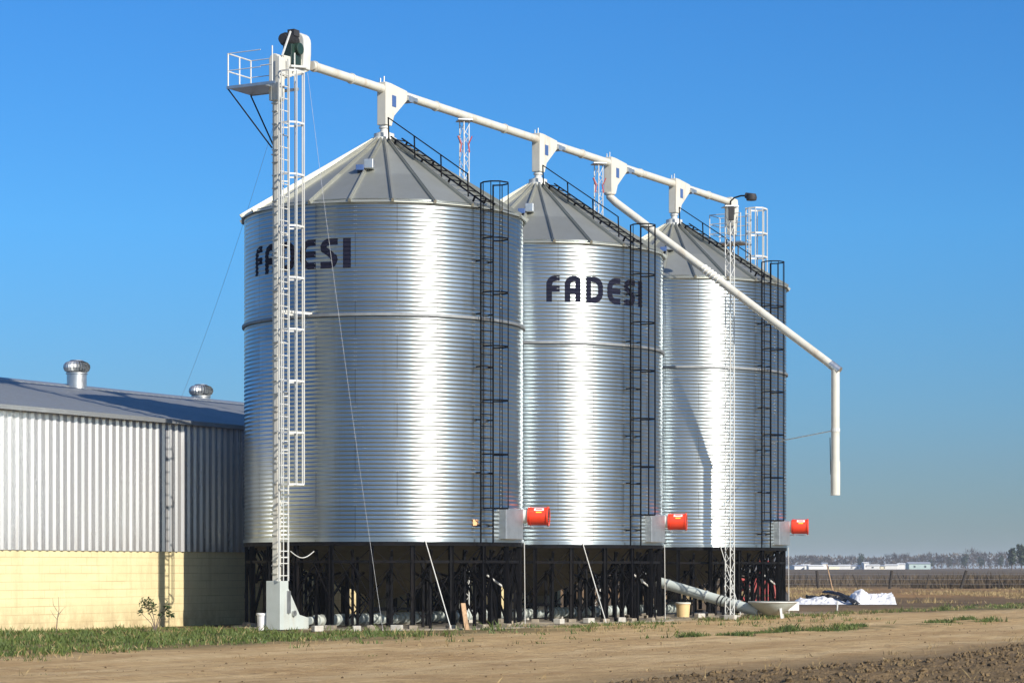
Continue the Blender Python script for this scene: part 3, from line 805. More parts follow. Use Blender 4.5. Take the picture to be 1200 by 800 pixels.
for k in range(50):
    f_ = 0.2+0.12*k/50; th = 2*PI*4*k/50; pts.append(Vector((0, 0, 0.2)).lerp(Vector((ad.x, ad.y, 1.35)), f_)+b_*0.175*math.cos(th)+c_*0.175*math.sin(th))
t.path(pts, 0.018, 6); t.build('hose', M['dark'], tb)
t = MB(); t.lathe([(0.2, 0.1), (0.32, 0.14), (0.72, 0.46), (0.74, 0.5), (0.70, 0.47), (0.3, 0.17), (0.0, 0.13)], 28, (0.42, -0.1, 0)); t.build('intake_bowl', M['palegrey'], pa, smooth=True)
t = MB(); t.lathe([(0.735, 0.475), (0.765, 0.485), (0.765, 0.515), (0.735, 0.52)], 28, (0.42, -0.1, 0)); t.build('bowl_rim', M['white'], pa, smooth=True)
for k in range(3):
    a_ = -1.2+k*2*PI/3; t = MB(); t.bar((0.42+0.5*math.cos(a_), -0.1+0.5*math.sin(a_), 0.33), (0.42+0.58*math.cos(a_), -0.1+0.58*math.sin(a_), 0.0), 0.07); t.build('leg', M['white'], pa)

# ------------------------------------------------------------------ red implement behind the farthest silo
ri = empty('red_implement', Vector((8.6, 84.5, 0)), 0.5, 'dark red farm implement with frame and wheels behind the farthest silo legs', 'implement')
t = MB()
for x in (-0.9, 0.9):
    t.bar((x, -0.5, 0.45), (x, 0.5, 0.45), 0.12); t.bar((x, 0, 0.45), (x*0.8, 0.1, 1.75), 0.1)
for z in (0.45, 1.1): t.bar((-1.0, 0, z), (1.0, 0, z), 0.1, 0.14)
t.bar((-0.72, 0.1, 1.75), (0.72, 0.1, 1.75), 0.1); t.bar((-0.9, 0, 0.5), (0.72, 0.1, 1.7), 0.07)
t.build('frame', M['oldred'], ri)
t = MB(); t.prism([(-0.4, 0.6), (0.4, 0.6), (0.6, 1.1), (-0.6, 1.1)], (0, -0.15, 0), (1, 0, 0), (0, 0, 1), 0.5); t.build('hopper', M['oldred'], ri, bevel=0.02)
for x in (-1.12, 1.12):
    t = MB(); t.tube((x-0.09, 0, 0.38), (x+0.09, 0, 0.38), 0.38, 22); w = t.build('wheel', M['dark'], ri, smooth=True, bevel=0.03)
    t = MB(); t.tube((x-0.1, 0, 0.38), (x+0.1, 0, 0.38), 0.18, 16); t.build('rim', M['white'], w, smooth=True)

# ------------------------------------------------------------------ warehouse (local x along the row, y away from the wall face)
WN = 4.87
wh = empty('warehouse', row(0, WN), ROT, 'long metal clad warehouse with cream block base behind the silos', 'warehouse')
X0, X1 = -46.0, 19.0; ZB, ZE = 2.0, 5.36; DEP = 9.0; ZR = 7.0
b = MB(); b.box(((X0+X1)/2, 0.1, ZB/2+0.0), (X1-X0, 0.2, ZB+0.1)); b.box((X0+0.1, DEP, ZB/2), (0.2, 2*DEP-0.42, ZB+0.1)); b.box((X1-0.1, DEP, ZB/2), (0.2, 2*DEP-0.42, ZB+0.1)); b.box(((X0+X1)/2, 2*DEP-0.1, ZB/2), (X1-X0, 0.2, ZB+0.1))
b.build('block_wall', M['blocks'], wh)
def clad(o, dx, length, z0, ztop, pitch=0.272, depth=0.045):
    """trapezoid-ribbed sheet: o origin, dx direction, outward = dx x z"""
    m = MB(); o = Vector(o); dx = Vector(dx); out = dx.cross(Zv); k = int(length/pitch); row_ = []
    for i in range(k):
        x = i*pitch
        row_ += [(x, 0), (x+pitch*0.50, 0), (x+pitch*0.74, depth), (x+pitch*0.88, depth)]
    row_.append((k*pitch, 0))
    vs = []
    for x, d in row_:
        zt = ztop(x) if callable(ztop) else ztop
        vs += [o+dx*x+out*d+Zv*z0, o+dx*x+out*d+Zv*zt]
    return m.add(vs, [(2*i, 2*i+2, 2*i+3, 2*i+1) for i in range(len(row_)-1)])
clad((X0, -0.02, 0), (1, 0, 0), X1-X0, ZB-0.03, ZE+0.02).build('cladding', M['cladding'], wh)
g = lambda x: ZE+(ZR-ZE)*(1-abs(x-DEP)/DEP)
clad((X1+0.02, 0.0, 0), (0, 1, 0), 2*DEP, ZB-0.03, g).build('gable_cladding', M['cladding'], wh)
clad((X0-0.02, 2*DEP, 0), (0, -1, 0), 2*DEP, ZB-0.03, g).build('gable_cladding', M['cladding'], wh)
clad((X1, 2*DEP+0.02, 0), (-1, 0, 0), X1-X0, ZB-0.03, ZE+0.02).build('cladding', M['cladding'], wh)
def roof_slope(sign):
    m = MB(); pitch = 0.35; k = int((X1-X0+0.8)/pitch); vs = []; fs = []; prof = []
    for i in range(k):
        x = X0-0.4+i*pitch; prof += [(x, 0), (x+pitch*0.7, 0), (x+pitch*0.76, 0.03), (x+pitch*0.94, 0.03)]
    prof.append((X0-0.4+k*pitch, 0))
    sl = (ZR-ZE)/DEP; ov = 0.30
    for x, d in prof:
        ya = -ov if sign > 0 else 2*DEP+ov
        vs += [(x, ya, ZE+0.07-sl*ov+d), (x, DEP, ZR+0.07+d)]
    m.add(vs, [((2*i, 2*i+2, 2*i+3, 2*i+1) if sign > 0 else (2*i, 2*i+1, 2*i+3, 2*i+2)) for i in range(len(prof)-1)])
    return m
rf = roof_slope(1).build('roof', M['sheetroof'], wh)
roof_slope(-1).build('roof_slope', M['sheetroof'], rf)
m = MB(); m.box(((X0+X1)/2, -0.30, ZE-0.0), (X1-X0+0.8, 0.05, 0.11)); m.build('eave_flashing', M['sheetroof'], wh)
m = MB(); m.prism([(-0.3, -0.03), (0, 0.055), (0.3, -0.03), (0.3, -0.005), (0, 0.085), (-0.3, -0.005)], ((X0+X1)/2, DEP, ZR+0.06), (0, 1, 0), (0, 0, 1), X1-X0+0.8)
m.build('ridge_cap', M['sheetroof'], rf)
def turbine(x, up, y):
    z = ZR+0.02+up
    m = MB(); m.lathe([(0.30, ZR-0.35), (0.30, z+0.52), (0.33, z+0.53), (0.33, z+0.57), (0.29, z+0.58)], 24, (x, y, 0)); v = m.build('roof_turbine', M['zinc'], rf, smooth=True)
    # bladed turning head
    m = MB(); nb = 26
    pr = [(0.29, 0.0), (0.37, 0.05), (0.41, 0.14), (0.40, 0.23), (0.33, 0.31), (0.18, 0.355)]
    for i in range(nb):
        a0 = 2*PI*i/nb; vs = []
        for r, zz in pr:
            for da, dr in ((0, 0.0), (0.20, -0.05)):
                a_ = a0+da; vs.append((x+(r+dr)*math.cos(a_), y+(r+dr)*math.sin(a_), z+0.58+zz))
        m.add(vs, [(2*k, 2*k+1, 2*k+3, 2*k+2) for k in range(len(pr)-1)])
    m.lathe([(0.24, 0.0), (0.32, 0.1), (0.33, 0.22), (0.26, 0.3)], 20, (x, y, z+0.58))
    m.lathe([(0.22, 0.345), (0.20, 0.375), (0.0, 0.39)], 20, (x, y, z+0.58))
    m.build('turning_head', M['zinc'], v)
turbine(3.9, -0.12, DEP-0.35); turbine(11.6, -0.30, DEP+0.7); turbine(-2.6, -0.12, DEP-0.35)

# ------------------------------------------------------------------ ground
def n2(x, y, s, o=0.0): return noise.noise(Vector((x*s+o, y*s-o, o*0.37)))
def fbm(x, y, s, o=0.0, k=3):
    v = 0; a = 1.0
    for i in range(k): v += a*n2(x, y, s*2**i, o+i*7.1); a *= 0.5
    return v
def soil_edge(s): return 13.6+0.8*n2(s, 0, 0.12, 3)+0.35*n2(s, 0, 0.6, 5)
def ground_h(s, c):
    if c < -2 or c > 60 or s < 8 or s > 130: return 0.0
    h = 0.03*fbm(s, c, 0.15, 1.0, 2)
    e = soil_edge(s)-c
    if e > -0.4:                              # turned soil, slightly heaped
        k = min(1, (e+0.4)/0.9)
        h += k*(0.04+0.09*abs(fbm(s, c, 1.3, 9, 3))+0.05*n2(s, c, 4.0, 4))
    elif c < 30:                              # wheel tracks on the dirt road
        h += 0.035*math.cos((c-21.7)*2*PI/3.9+0.4*n2(s, 0, 0.06, 8))*max(0, 1-abs(c-21.7)/7)
        h += 0.016*fbm(s*0.6, c*0.6, 1.2, 6, 3)+0.02*max(0, fbm(s, c, 0.9, 11, 3)-0.35)
    if c > C0-4.6: h *= max(0, 1-(c-C0+4.6)/0.5)
    return h
def axis_pts(segs):
    out = []
    for a, b, st in segs:
        k = max(1, int(round((b-a)/st))); out += [a+(b-a)*i/k for i in range(k)]
    return out+[segs[-1][1]]
SS = axis_pts([(-3000, -500, 250), (-500, -60, 40), (-60, 8, 4), (8, 20, 0.5), (20, 46, 0.085), (46, 64, 0.16), (64, 100, 0.4), (100, 130, 1), (130, 300, 8), (300, 1000, 50), (1000, 4000, 300)])
CC = axis_pts([(-4000, -600, 300), (-600, -60, 40), (-60, -2, 4), (-2, 6, 0.5), (6, 15.6, 0.085), (15.6, 30, 0.12), (30, 40, 0.5), (40, 60, 1), (60, 200, 8), (200, 900, 50), (900, 3500, 260)])
def ground_mat():
    m, nt, b = new_mat('earth_and_dirt')
    g = nt.nodes.new('ShaderNodeNewGeometry'); P = g.outputs['Position']
    def dot(v):
        n = nt.nodes.new('ShaderNodeVectorMath'); n.operation = 'DOT_PRODUCT'; L(nt, P, n.inputs[0]); n.inputs[1].default_value = v; return n.outputs['Value']
    s = dot((U.x, U.y, 0)); c = dot((N.x, N.y, 0))
    cmb = nt.nodes.new('ShaderNodeCombineXYZ'); L(nt, s, cmb.inputs[0]); L(nt, c, cmb.inputs[1]); V = cmb.outputs[0]
    wob = nmath(nt, 'MULTIPLY', nmath(nt, 'SUBTRACT', nnoise(nt, V, 0.35, 5, 0.65), 0.5), 3.2)
    cw = nmath(nt, 'ADD', c, wob)
    fine = nnoise(nt, V, 9, 6, 0.7, 0.3, 0.7)
    mid = nnoise(nt, V, 1.1, 6, 0.65, 0.3, 0.7)
    streak = nnoise(nt, nmap(nt, V, (0.07, 1.5, 1)), 1.3, 6, 0.62, 0.32, 0.68)
    streak2 = nnoise(nt, nmap(nt, V, (0.22, 3.4, 1)), 1.7, 5, 0.7, 0.42, 0.72)
    # road: pale tan dust with compacted streaks and crumbs
    big = nnoise(nt, nmap(nt, V, (0.30, 0.62, 1)), 1.0, 4, 0.6, 0.36, 0.64)
    patch = nnoise(nt, nmap(nt, V, (0.9, 0.55, 1)), 1.0, 5, 0.72, 0.50, 0.64)
    pale = nnoise(nt, nmap(nt, V, (0.12, 0.9, 1)), 1.0, 4, 0.65, 0.48, 0.66)
    crumb = nnoise(nt, nmap(nt, V, (2.6, 0.9, 1)), 1.6, 4, 0.75, 0.54, 0.66)
    road = nmix(nt, big, (0.44, 0.286, 0.132), (0.575, 0.405, 0.205))
    road = nmix(nt, nmath(nt, 'MULTIPLY', pale, 0.75), road, (0.68, 0.51, 0.285))
    road = nmix(nt, nmath(nt, 'MULTIPLY', streak2, 0.55), road, (0.32, 0.21, 0.09))
    road = nmix(nt, nmath(nt, 'MULTIPLY', patch, 0.5), road, (0.335, 0.212, 0.098))
    road = nmix(nt, nmath(nt, 'MULTIPLY', crumb, 0.6), road, (0.24, 0.15, 0.08))
    road = nmix(nt, nmath(nt, 'MULTIPLY', nnoise(nt, nmap(nt, V, (3, 1.1, 1)), 2.1, 3, 0.7, 0.58, 0.68), 0.6), road, (0.70, 0.53, 0.32))
    # turned soil
    soil = nmix(nt, fine, (0.085, 0.06, 0.03), (0.23, 0.165, 0.088))
    soil = nmix(nt, nmath(nt, 'MULTIPLY', mid, 0.5), soil, (0.27, 0.18, 0.10))
    soil = nmix(nt, nmath(nt, 'MULTIPLY', nnoise(nt, V, 17, 3, 0.8, 0.62, 0.7), 0.6), soil, (0.42, 0.34, 0.22))
    # verge under the grass
    verge = nmix(nt, mid, (0.10, 0.095, 0.035), (0.24, 0.175, 0.09))
    # yard by the silos: pale gravelly
    yard = nmix(nt, fine, (0.30, 0.24, 0.16), (0.43, 0.37, 0.27))
    yard = nmix(nt, nmath(nt, 'MULTIPLY', nnoise(nt, V, 0.8, 5, 0.7, 0.5, 0.62), 0.6), yard, (0.16, 0.14, 0.06))
    # far field, across the view
    sepP = nt.nodes.new('ShaderNodeSeparateXYZ'); L(nt, P, sepP.inputs[0]); Y = sepP.outputs[1]
    fy = nmath(nt, 'ADD', Y, nmath(nt, 'MULTIPLY', nmath(nt, 'SUBTRACT', nnoise(nt, nmap(nt, P, (0.3, 1, 1)), 0.06, 4, 0.6), 0.5), 50))
    ft = nnoise(nt, nmap(nt, P, (0.5, 0.22, 1)), 0.6, 5, 0.72, 0.42, 0.66)
    far = nramp(nt, nrange(nt, fy, 80, 240), [(0.0, (0.25, 0.165, 0.085)), (0.10, (0.16, 0.108, 0.06)), (0.24, (0.18, 0.118, 0.06)), (0.34, (0.33, 0.19, 0.08)), (0.60, (0.31, 0.19, 0.085)), (0.70, (0.17, 0.115, 0.06)), (1.0, (0.12, 0.088, 0.052))])
    far = nmix(nt, nmath(nt, 'MULTIPLY', ft, 0.65), far, (0.10, 0.066, 0.034))
    gs = nmath(nt, 'MULTIPLY', nrange(nt, cw, 26.6, 28.0), nrange(nt, cw, 32.2, 30.2))
    gs = nmath(nt, 'MULTIPLY', gs, nrange(nt, s, 78, 86))
    col = nmix(nt, nrange(nt, cw, 29.0, 30.8), road, yard)
    farm = nmath(nt, 'MULTIPLY', nrange(nt, s, 74, 80), nrange(nt, cw, 27.2, 28.2))
    col = nmix(nt, farm, col, far)
    col = nmix(nt, nmath(nt, 'MULTIPLY', gs, nnoise(nt, V, 0.9, 5, 0.7, 0.35, 0.55)), col, (0.13, 0.125, 0.045))
    vg = nmath(nt, 'MULTIPLY', nrange(nt, cw, 27.0, 28.6), nrange(nt, s, 57, 52))
    col = nmix(nt, vg, col, verge)
    med = nmath(nt, 'MULTIPLY', nrange(nt, nmath(nt, 'ABSOLUTE', nmath(nt, 'SUBTRACT', cw, 21.9)), 0.95, 0.35), nmath(nt, 'MULTIPLY', nrange(nt, s, 52, 56), nnoise(nt, V, 0.7, 4, 0.6, 0.45, 0.58)))
    col = nmix(nt, nmath(nt, 'MULTIPLY', med, 0.75), col, (0.10, 0.10, 0.035))
    se = nrange(nt, nmath(nt, 'ADD', nmath(nt, 'ADD', c, nmath(nt, 'MULTIPLY', wob, 0.4)), nmath(nt, 'MULTIPLY', fine, 0.5)), 16.2, 13.9)
    col = nmix(nt, se, col, soil)
    farr = nrange(nt, Y, 190, 240)
    col = nmix(nt, farr, col, far)
    L(nt, col, b.inputs['Base Color']); b.inputs['Roughness'].default_value = 0.95; b.inputs['Specular IOR Level'].default_value = 0.12
    hb = nmath(nt, 'ADD', nmath(nt, 'MULTIPLY', nnoise(nt, V, 14, 6, 0.75), 0.6), nmath(nt, 'MULTIPLY', nnoise(nt, nmap(nt, V, (0.5, 1.4, 1)), 2.6, 5, 0.65), 1.0))
    nbump(nt, hb, 1.0, 0.11, b)
    return m
M['earth'] = ground_mat()
def build_ground():
    ns, nc = len(SS), len(CC); vs = []
    for s in SS:
        for c in CC:
            p = W(s, c, 0); q = max(0, min(1, (p.y-230)/600)); p.z = ground_h(s, c)+0.95*q*q*(3-2*q); vs.append(tuple(p))
    zones = {'ground': [], 'dirt_road': [], 'ploughed_soil': []}
    for i in range(ns-1):
        sm_ = (SS[i]+SS[i+1])/2
        for j in range(nc-1):
            cm = (CC[j]+CC[j+1])/2
            f = (i*nc+j, (i+1)*nc+j, (i+1)*nc+j+1, i*nc+j+1)
            z = 'ground'
            if -60 < cm and cm < 14.6 and sm_ < 300 and sm_ > -60:
                z = 'ploughed_soil' if cm < soil_edge(sm_) else 'dirt_road'
            elif 14.6 <= cm < 28.6 and -60 < sm_ < 300:
                z = 'ploughed_soil' if cm < soil_edge(sm_) else ('dirt_road' if cm < 27.8+0.7*n2(sm_, 0, 0.25, 2) else 'ground')
            zones[z].append(f)
    for name, fs in zones.items():
        used = {}; nv = []; nf = []
        for f in fs:
            t = []
            for v in f:
                if v not in used: used[v] = len(nv); nv.append(vs[v])
                t.append(used[v])
            nf.append(tuple(t))
        me = bpy.data.meshes.new(name); me.from_pydata(nv, [], nf); me.materials.append(M['earth'])
        for p in me.polygons: p.use_smooth = True
        o = bpy.data.objects.new(name, me); C.objects.link(o); tag(o, kind='structure')
build_ground()

# concrete slab edge below the silos
for s in S_SILO:
    sl = MB(); sl.lathe([(R+0.34, -0.05), (R+0.34, 0.015), (R+0.30, 0.03), (0.0, 0.034)], 40)
    slab = sl.build('concrete_slab', M['dirtyslab'], None); slab.location = row(s); tag(slab, kind='structure')

# ------------------------------------------------------------------ grass, weeds, clods (uncountable ground cover)
def blades(name, mat, spots, hmin, hmax, w, per, spread, lean=0.5):
    m = MB()
    for (x, y, z) in spots:
        k = random.randint(max(1, per-2), per+2); sc_ = rnd(0.6, 1.2)*(1 if hmax > 0.5 else max(0.35, 0.95+1.1*fbm(x, y, 0.9, 4, 2)))
        for _ in range(k):
            a = rnd(0, 2*PI); r = spread*math.sqrt(random.random()); bx, by = x+r*math.cos(a), y+r*math.sin(a)
            h = rnd(hmin, hmax)*sc_; b = rnd(0, 2*PI); ww = w*rnd(0.7, 1.3); l = rnd(0, lean)*h; la = rnd(0, 2*PI)
            dx, dy = math.cos(b)*ww/2, math.sin(b)*ww/2; tx, ty = bx+l*math.cos(la), by+l*math.sin(la)
            m.add([(bx-dx, by-dy, z-0.01), (bx+dx, by+dy, z-0.01), ((bx+tx)/2+dx*0.8, (by+ty)/2+dy*0.8, z+h*0.6), (tx, ty, z+h)], [(0, 1, 2), (0, 2, 3)])
    o = m.build(name, mat, None); tag(o, kind='stuff'); return o
sp1 = []; sp2 = []
for _ in range(15000):
    s = rnd(24, 57.5); c = rnd(26.2, C0+WN-0.05)
    wgt = min(1, max(0, (c-27.4-1.7*fbm(s, c*0.5, 0.3, 4, 3)-max(0, s-46)*0.12)/1.8))
    d = (fbm(s, c, 0.5, 2.2)+0.55)*wgt
    if s > S0-6.2: d *= max(0.0, 0.8-(s-S0+6.2)*(0.3 if c > 30 else 0.14))
    if random.random() > d*1.3: continue
    p = W(s, c, ground_h(s, c)); (sp2 if random.random() < 0.13+0.4*(1-wgt)+0.3*max(0, min(1, (s-44)/6)) else sp1).append(tuple(p))
for _ in range(9000):      # patches between the wheel tracks
    s = rnd(47, 66); c = 21.9+0.35*n2(s, 0, 0.3, 9)+random.gauss(0, 0.30+0.3*max(0, n2(s, 0, 0.4, 3)))
    d = (fbm(s, c*2, 0.55, 1.3, 3)-0.05)*1.7+0.25*n2(s, c, 3, 3)
    if random.random() > d: continue
    (sp1 if random.random() < 0.85 else sp2).append(tuple(W(s, c, ground_h(s, c))))
for _ in range(2600):      # tufts along the slab edge and past the silos
    s = rnd(S0-2, S0+34); c = 29.2+random.gauss(0, 0.5)
    if n2(s, c, 0.7, 6) < 0.12: continue
    (sp1 if random.random() < 0.55 else sp2).append(tuple(W(s, c, ground_h(s, c))))
for _ in range(900):       # strays on the road
    s = rnd(24, 70); c = 28.5-abs(random.gauss(0, 1))*2.4
    if n2(s, c, 0.8, 12) < 0.15: continue
    (sp1 if random.random() < 0.45 else sp2).append(tuple(W(s, c, ground_h(s, c))))
for _ in range(2500):
    s = rnd(88, 125); c = rnd(27, 31)
    if n2(s, c, 0.5, 6) < 0.0: continue
    (sp1 if random.random() < 0.5 else sp2).append(tuple(W(s, c, ground_h(s, c))))
blades('grass', M['grass'], sp1, 0.03, 0.13, 0.026, 7, 0.14, 1.1)
sp3 = list(sp2)
for _ in range(260):      # straw on the turned soil
    s = rnd(22, 60); c = rnd(7, 16)
    sp3.append(tuple(W(s, c, ground_h(s, c))))
blades('dry_grass', M['drygrass'], sp3, 0.03, 0.12, 0.016, 4, 0.14, 1.3)
def clods():
    m = MB()
    for _ in range(12000):
        s = rnd(22, 62)
        if random.random() < 0.93: c = soil_edge(s)+0.3-abs(random.gauss(0, 1))*3.6; r = 0.009+0.048*random.random()**3
        else: c = rnd(15, 30); r = 0.006+0.02*random.random()**3
        p = W(s, c, ground_h(s, c)+r*0.25)
        vs = []
        for zz, rr, k in ((-0.5, 0.8, 5), (0.35, 0.85, 5)):
            for i in range(k):
                a = 2*PI*i/k+zz; q = r*rr*rnd(0.7, 1.2); vs.append(p+Vector((q*math.cos(a), q*math.sin(a)*1.1, zz*r*rnd(0.7, 1.1))))
        vs.append(p+Vector((rnd(-.3, .3)*r, rnd(-.3, .3)*r, r*0.85)))
        fs = [(i, (i+1) % 5, 5+(i+1) % 5, 5+i) for i in range(5)]+[(5+i, 5+(i+1) % 5, 10) for i in range(5)]
        m.add(vs, fs)
    o = m.build('soil_clods', M['clod'], None); tag(o, kind='stuff')
clods()
wd = []
for _ in range(17000):
    y = 178+abs(random.gauss(0, 1))*16; x = rnd(-25, 75)*y/190
    if random.random() > 0.55+fbm(x, y, 0.06, 3): continue
    wd.append((x, y, 0))
st_ = []
for _ in range(9000):
    y = rnd(104, 178); x = rnd(8, 60)*y/150
    if fbm(x, y*0.4, 0.12, 5, 3) < 0.05: continue
    st_.append((x, y, 0))
blades('field_stubble', M['drygrass'], st_, 0.05, 0.22, 0.03, 5, 0.4, 1.0)
blades('tall_dry_weeds', M['weeds'], wd, 0.5, 1.15, 0.045, 6, 0.5, 0.5)

# ------------------------------------------------------------------ small things on the ground
def bucket(name, loc, r, h, mat, label, rim=M['plastic']):
    o = empty(name, loc, rnd(0, 3), label, name.split('_')[-1])
    m = MB(); m.lathe([(r*0.85, 0), (r, h), (r*1.08, h), (r*1.08, h-0.03), (r*1.0, h-0.04)], 22, cap0=True); m.build('body', mat, o, smooth=True)
    m = MB(); m.lathe([(r*1.09, h-0.02), (r*1.09, h+0.02), (r*0.9, h+0.03), (0, h+0.03)], 22); m.build('lid', rim, o, smooth=True)
    return o
bucket('plastic_bucket', row(-4.75, 0.52, 0.0), 0.15, 0.4, M['plastic'], 'white plastic bucket on the ground beside the elevator boot')
bucket('tan_drum', Vector((5.22, 72.9, 0.045)), 0.22, 0.42, M['tan'], 'small tan drum standing beneath the sloping auger tube', M['cream'])
pk = MB(); pk.bar((0, 0, 0), (-0.1, 0.22, 0.66), 0.12, 0.035); o = pk.build('wooden_plank', M['wood'], None); o.location = Vector((-1.12, 59.2, 0.0)); tag(o, 'short grey wooden plank leaning against a front leg of the nearest silo', 'plank')
bk = MB(); bk.box((0, 0, 0.16), (0.42, 0.4, 0.32)); o = bk.build('white_block', M['plastic'], None, bevel=0.02); o.location = Vector((10.1, 86.0, 0)); tag(o, 'white cube shaped block on the ground just right of the farthest silo', 'block')
stk = MB(); stk.tube((0, 0, 0), (0.02, 0, 0.35), 0.03, 8); o = stk.build('marker_stake', M['white'], None); o.location = Vector((11.7, 86.0, 0)); tag(o, 'short white marker stake in the grass before the heap of white sheeting', 'stake')
CB = ['pale concrete block on the slab edge, %s' % t for t in ('nearest the elevator boot', 'below the nearest silo lettering', 'left of the nearest stay rod foot', 'beside the middle silo left edge', 'at the foot of the middle stay rod', 'under the ladder of the middle silo', 'beneath the auger tube', 'beside the lattice mast foot')]
for i, (px, y) in enumerate(((372, 740), (418, 740), (465, 739), (655, 731), (690, 730), (728, 729), (820, 724), (856, 726))):
    d = 2800*CAM_H/(y-665); b = MB(); b.box((0, 0, 0.08), (rnd(0.24, 0.34), rnd(0.18, 0.26), 0.14), Matrix.Rotation(rnd(0, 3), 3, 'Z'))
    o = b.build('concrete_block', M['concrete'], None, bevel=0.015); o.location = Vector(((px-600)/2800*d, d, 0.0)); tag(o, CB[i], 'block', 'concrete blocks along the slab edge')

# white silage sheeting
def tarp():
    o = empty('plastic_sheeting', Vector((13.9, 100, 0)), 0.0, 'crumpled heap of white plastic sheeting with black underside lying in the field', 'sheeting')
    def heap(x0, x1, fn, name, mat, d0=-0.9, d1=0.9, nx=150, ny=60):
        m = MB(); vs = []; fs = []
        for i in range(nx+1):
            for j in range(ny+1):
                x = x0+(x1-x0)*i/nx; v = j/ny*2-1; h = fn(x)
                y = d0+(d1-d0)*j/ny+0.12*n2(x, v, 1.1, 5)
                z = h*max(0, 1-abs(v)**1.5)
                fold = 0.15*abs(n2(x*0.9+v*0.8, v-x*0.5, 1.9, 2))+0.10*abs(n2(x+v*1.2, v, 4.3, 5))+0.05*n2(x, v, 9, 4)-0.06
                z = max(0.005, z+fold*min(1, h*3)*(1-abs(v)**6))
                vs.append((x+0.06*n2(x, v, 2.5, 7), y, z))
        for i in range(nx):
            for j in range(ny): a = i*(ny+1)+j; fs.append((a, a+ny+1, a+ny+2, a+1))
        return m.add(vs, fs).build(name, mat, o, smooth=True, angle=180)
    bump_ = lambda x, c, w, h: h*math.exp(-((x-c)/w)**2)
    heap(-2.25, 0.15, lambda x: (0.28+0.05*math.sin(x*5))*min(1, (x+2.25)*2.5)*min(1, (0.2-x)*1.8), 'white_sheet', M['tarp'], -0.9, 0.8)
    heap(0.05, 2.05, lambda x: (0.32+0.10*x)*min(1, (2.07-x)*14)*min(1, (x-0.0)*3)+bump_(x, 0.6, 0.30, 0.26), 'white_sheet', M['tarp'], -0.85, 0.8)
    # black underside turned up in a diagonal fold between the two
    m = MB(); vs = []; fs = []
    for i in range(41):
        u_ = i/40; cx = -0.75+1.15*u_; cy = 0.3-1.3*u_; hz = 0.50*(1-u_**2.2)+0.03
        for j in range(13):
            q = j/12*2-1; ww = 0.20+0.05*n2(u_*3, 0, 1.7, 2)
            vs.append((cx+q*ww*0.85, cy+q*ww*0.4, max(0.01, hz+0.06*(1-q*q)+0.05*n2(u_*5, q*2, 1.3, 8))))
    for i in range(40):
        for j in range(12): k = i*13+j; fs.append((k, k+13, k+14, k+1))
    m.add(vs, fs); bf = m.build('black_fold', M['tarpblack'], o, smooth=True)
    sd = bf.modifiers.new('film', 'SOLIDIFY'); sd.thickness = 0.03
    heap(-1.5, 0.3, lambda x: 0.37+0.03*math.sin(x*7), 'black_fold', M['tarpblack'], 0.1, 1.0, 50)
    m = MB(); m.box((0, 0, 0.012), (4.2, 1.85, 0.02)); m.build('ground_edge', M['tarpblack'], o)
tarp()

# small shrub and a bare sapling by the wall
def leafy(o, centre, rad, count, size, mat, name='leaves'):
    m = MB()
    for _ in range(count):
        d = Vector((random.gauss(0, 1), random.gauss(0, 1), random.gauss(0, 1))).normalized()*(random.random()**0.5)
        p = Vector(centre)+Vector((d.x*rad[0], d.y*rad[1], d.z*rad[2]))
        a = Vector((random.gauss(0, 1), random.gauss(0, 1), random.gauss(0, 0.6))).normalized(); b_ = a.cross(Vector((rnd(-1, 1), rnd(-1, 1), 1))).normalized()
        l = size*rnd(0.7, 1.3); w = l*0.42
        m.add([p-a*l*.5, p+b_*w*.5, p+a*l*.5, p-b_*w*.5], [(0, 1, 2, 3)])
    return m.build(name, mat, o)
d_ = 57.6
sh = empty('leafy_shrub', Vector(((182-600)/2800*d_, d_, 0)), 0, 'small dark leafy shrub in front of the cream block wall', 'shrub')
m = MB()
for tx, tz in ((-0.25, 0.68), (-0.12, 0.72), (0.3, 0.62), (0.12, 0.5), (-0.33, 0.45)):
    m.path([(0, 0, 0), (tx*0.3, 0.02, tz*0.45), (tx, rnd(-.08, .08), tz)], 0.01, 5, [0.014, 0.01, 0.005])
m.build('stems', M['bark'], sh)
lv = MB()
for cc, rr, k in (((-0.22, 0, 0.70), (0.2, 0.17, 0.15), 95), ((-0.08, 0, 0.56), (0.16, 0.15, 0.16), 60), ((-0.36, 0, 0.48), (0.09, 0.1, 0.1), 26), ((0.28, 0, 0.57), (0.11, 0.12, 0.2), 60), ((0.38, 0, 0.42), (0.12, 0.1, 0.06), 24), ((0.12, 0, 0.42), (0.1, 0.1, 0.08), 20)):
    leaf = leafy(sh, cc, rr, k, 0.10, M['shrub'])
d_ = 56.9
sa = empty('bare_sapling', Vector(((66-600)/2800*d_, d_, 0)), 0, 'thin bare sapling without leaves at the foot of the cream wall', 'sapling')
m = MB(); m.path([(0, 0, 0), (0.02, 0, 0.3), (0.06, 0.02, 0.55), (0.05, 0, 0.85)], 0.01, 5, [0.014, 0.011, 0.008, 0.004]); m.build('stem', M['bark'], sa)
m = MB()
for z, x, tz in ((0.3, -0.14, 0.55), (0.42, 0.2, 0.62), (0.5, -0.1, 0.82), (0.35, 0.12, 0.5)): m.path([(0.03, 0, z), (x*0.6, rnd(-.05, .05), (z+tz)/2), (x, rnd(-.1, .1), tz)], 0.005, 4, [0.007, 0.005, 0.003])
m.build('twig', M['bark'], sa)

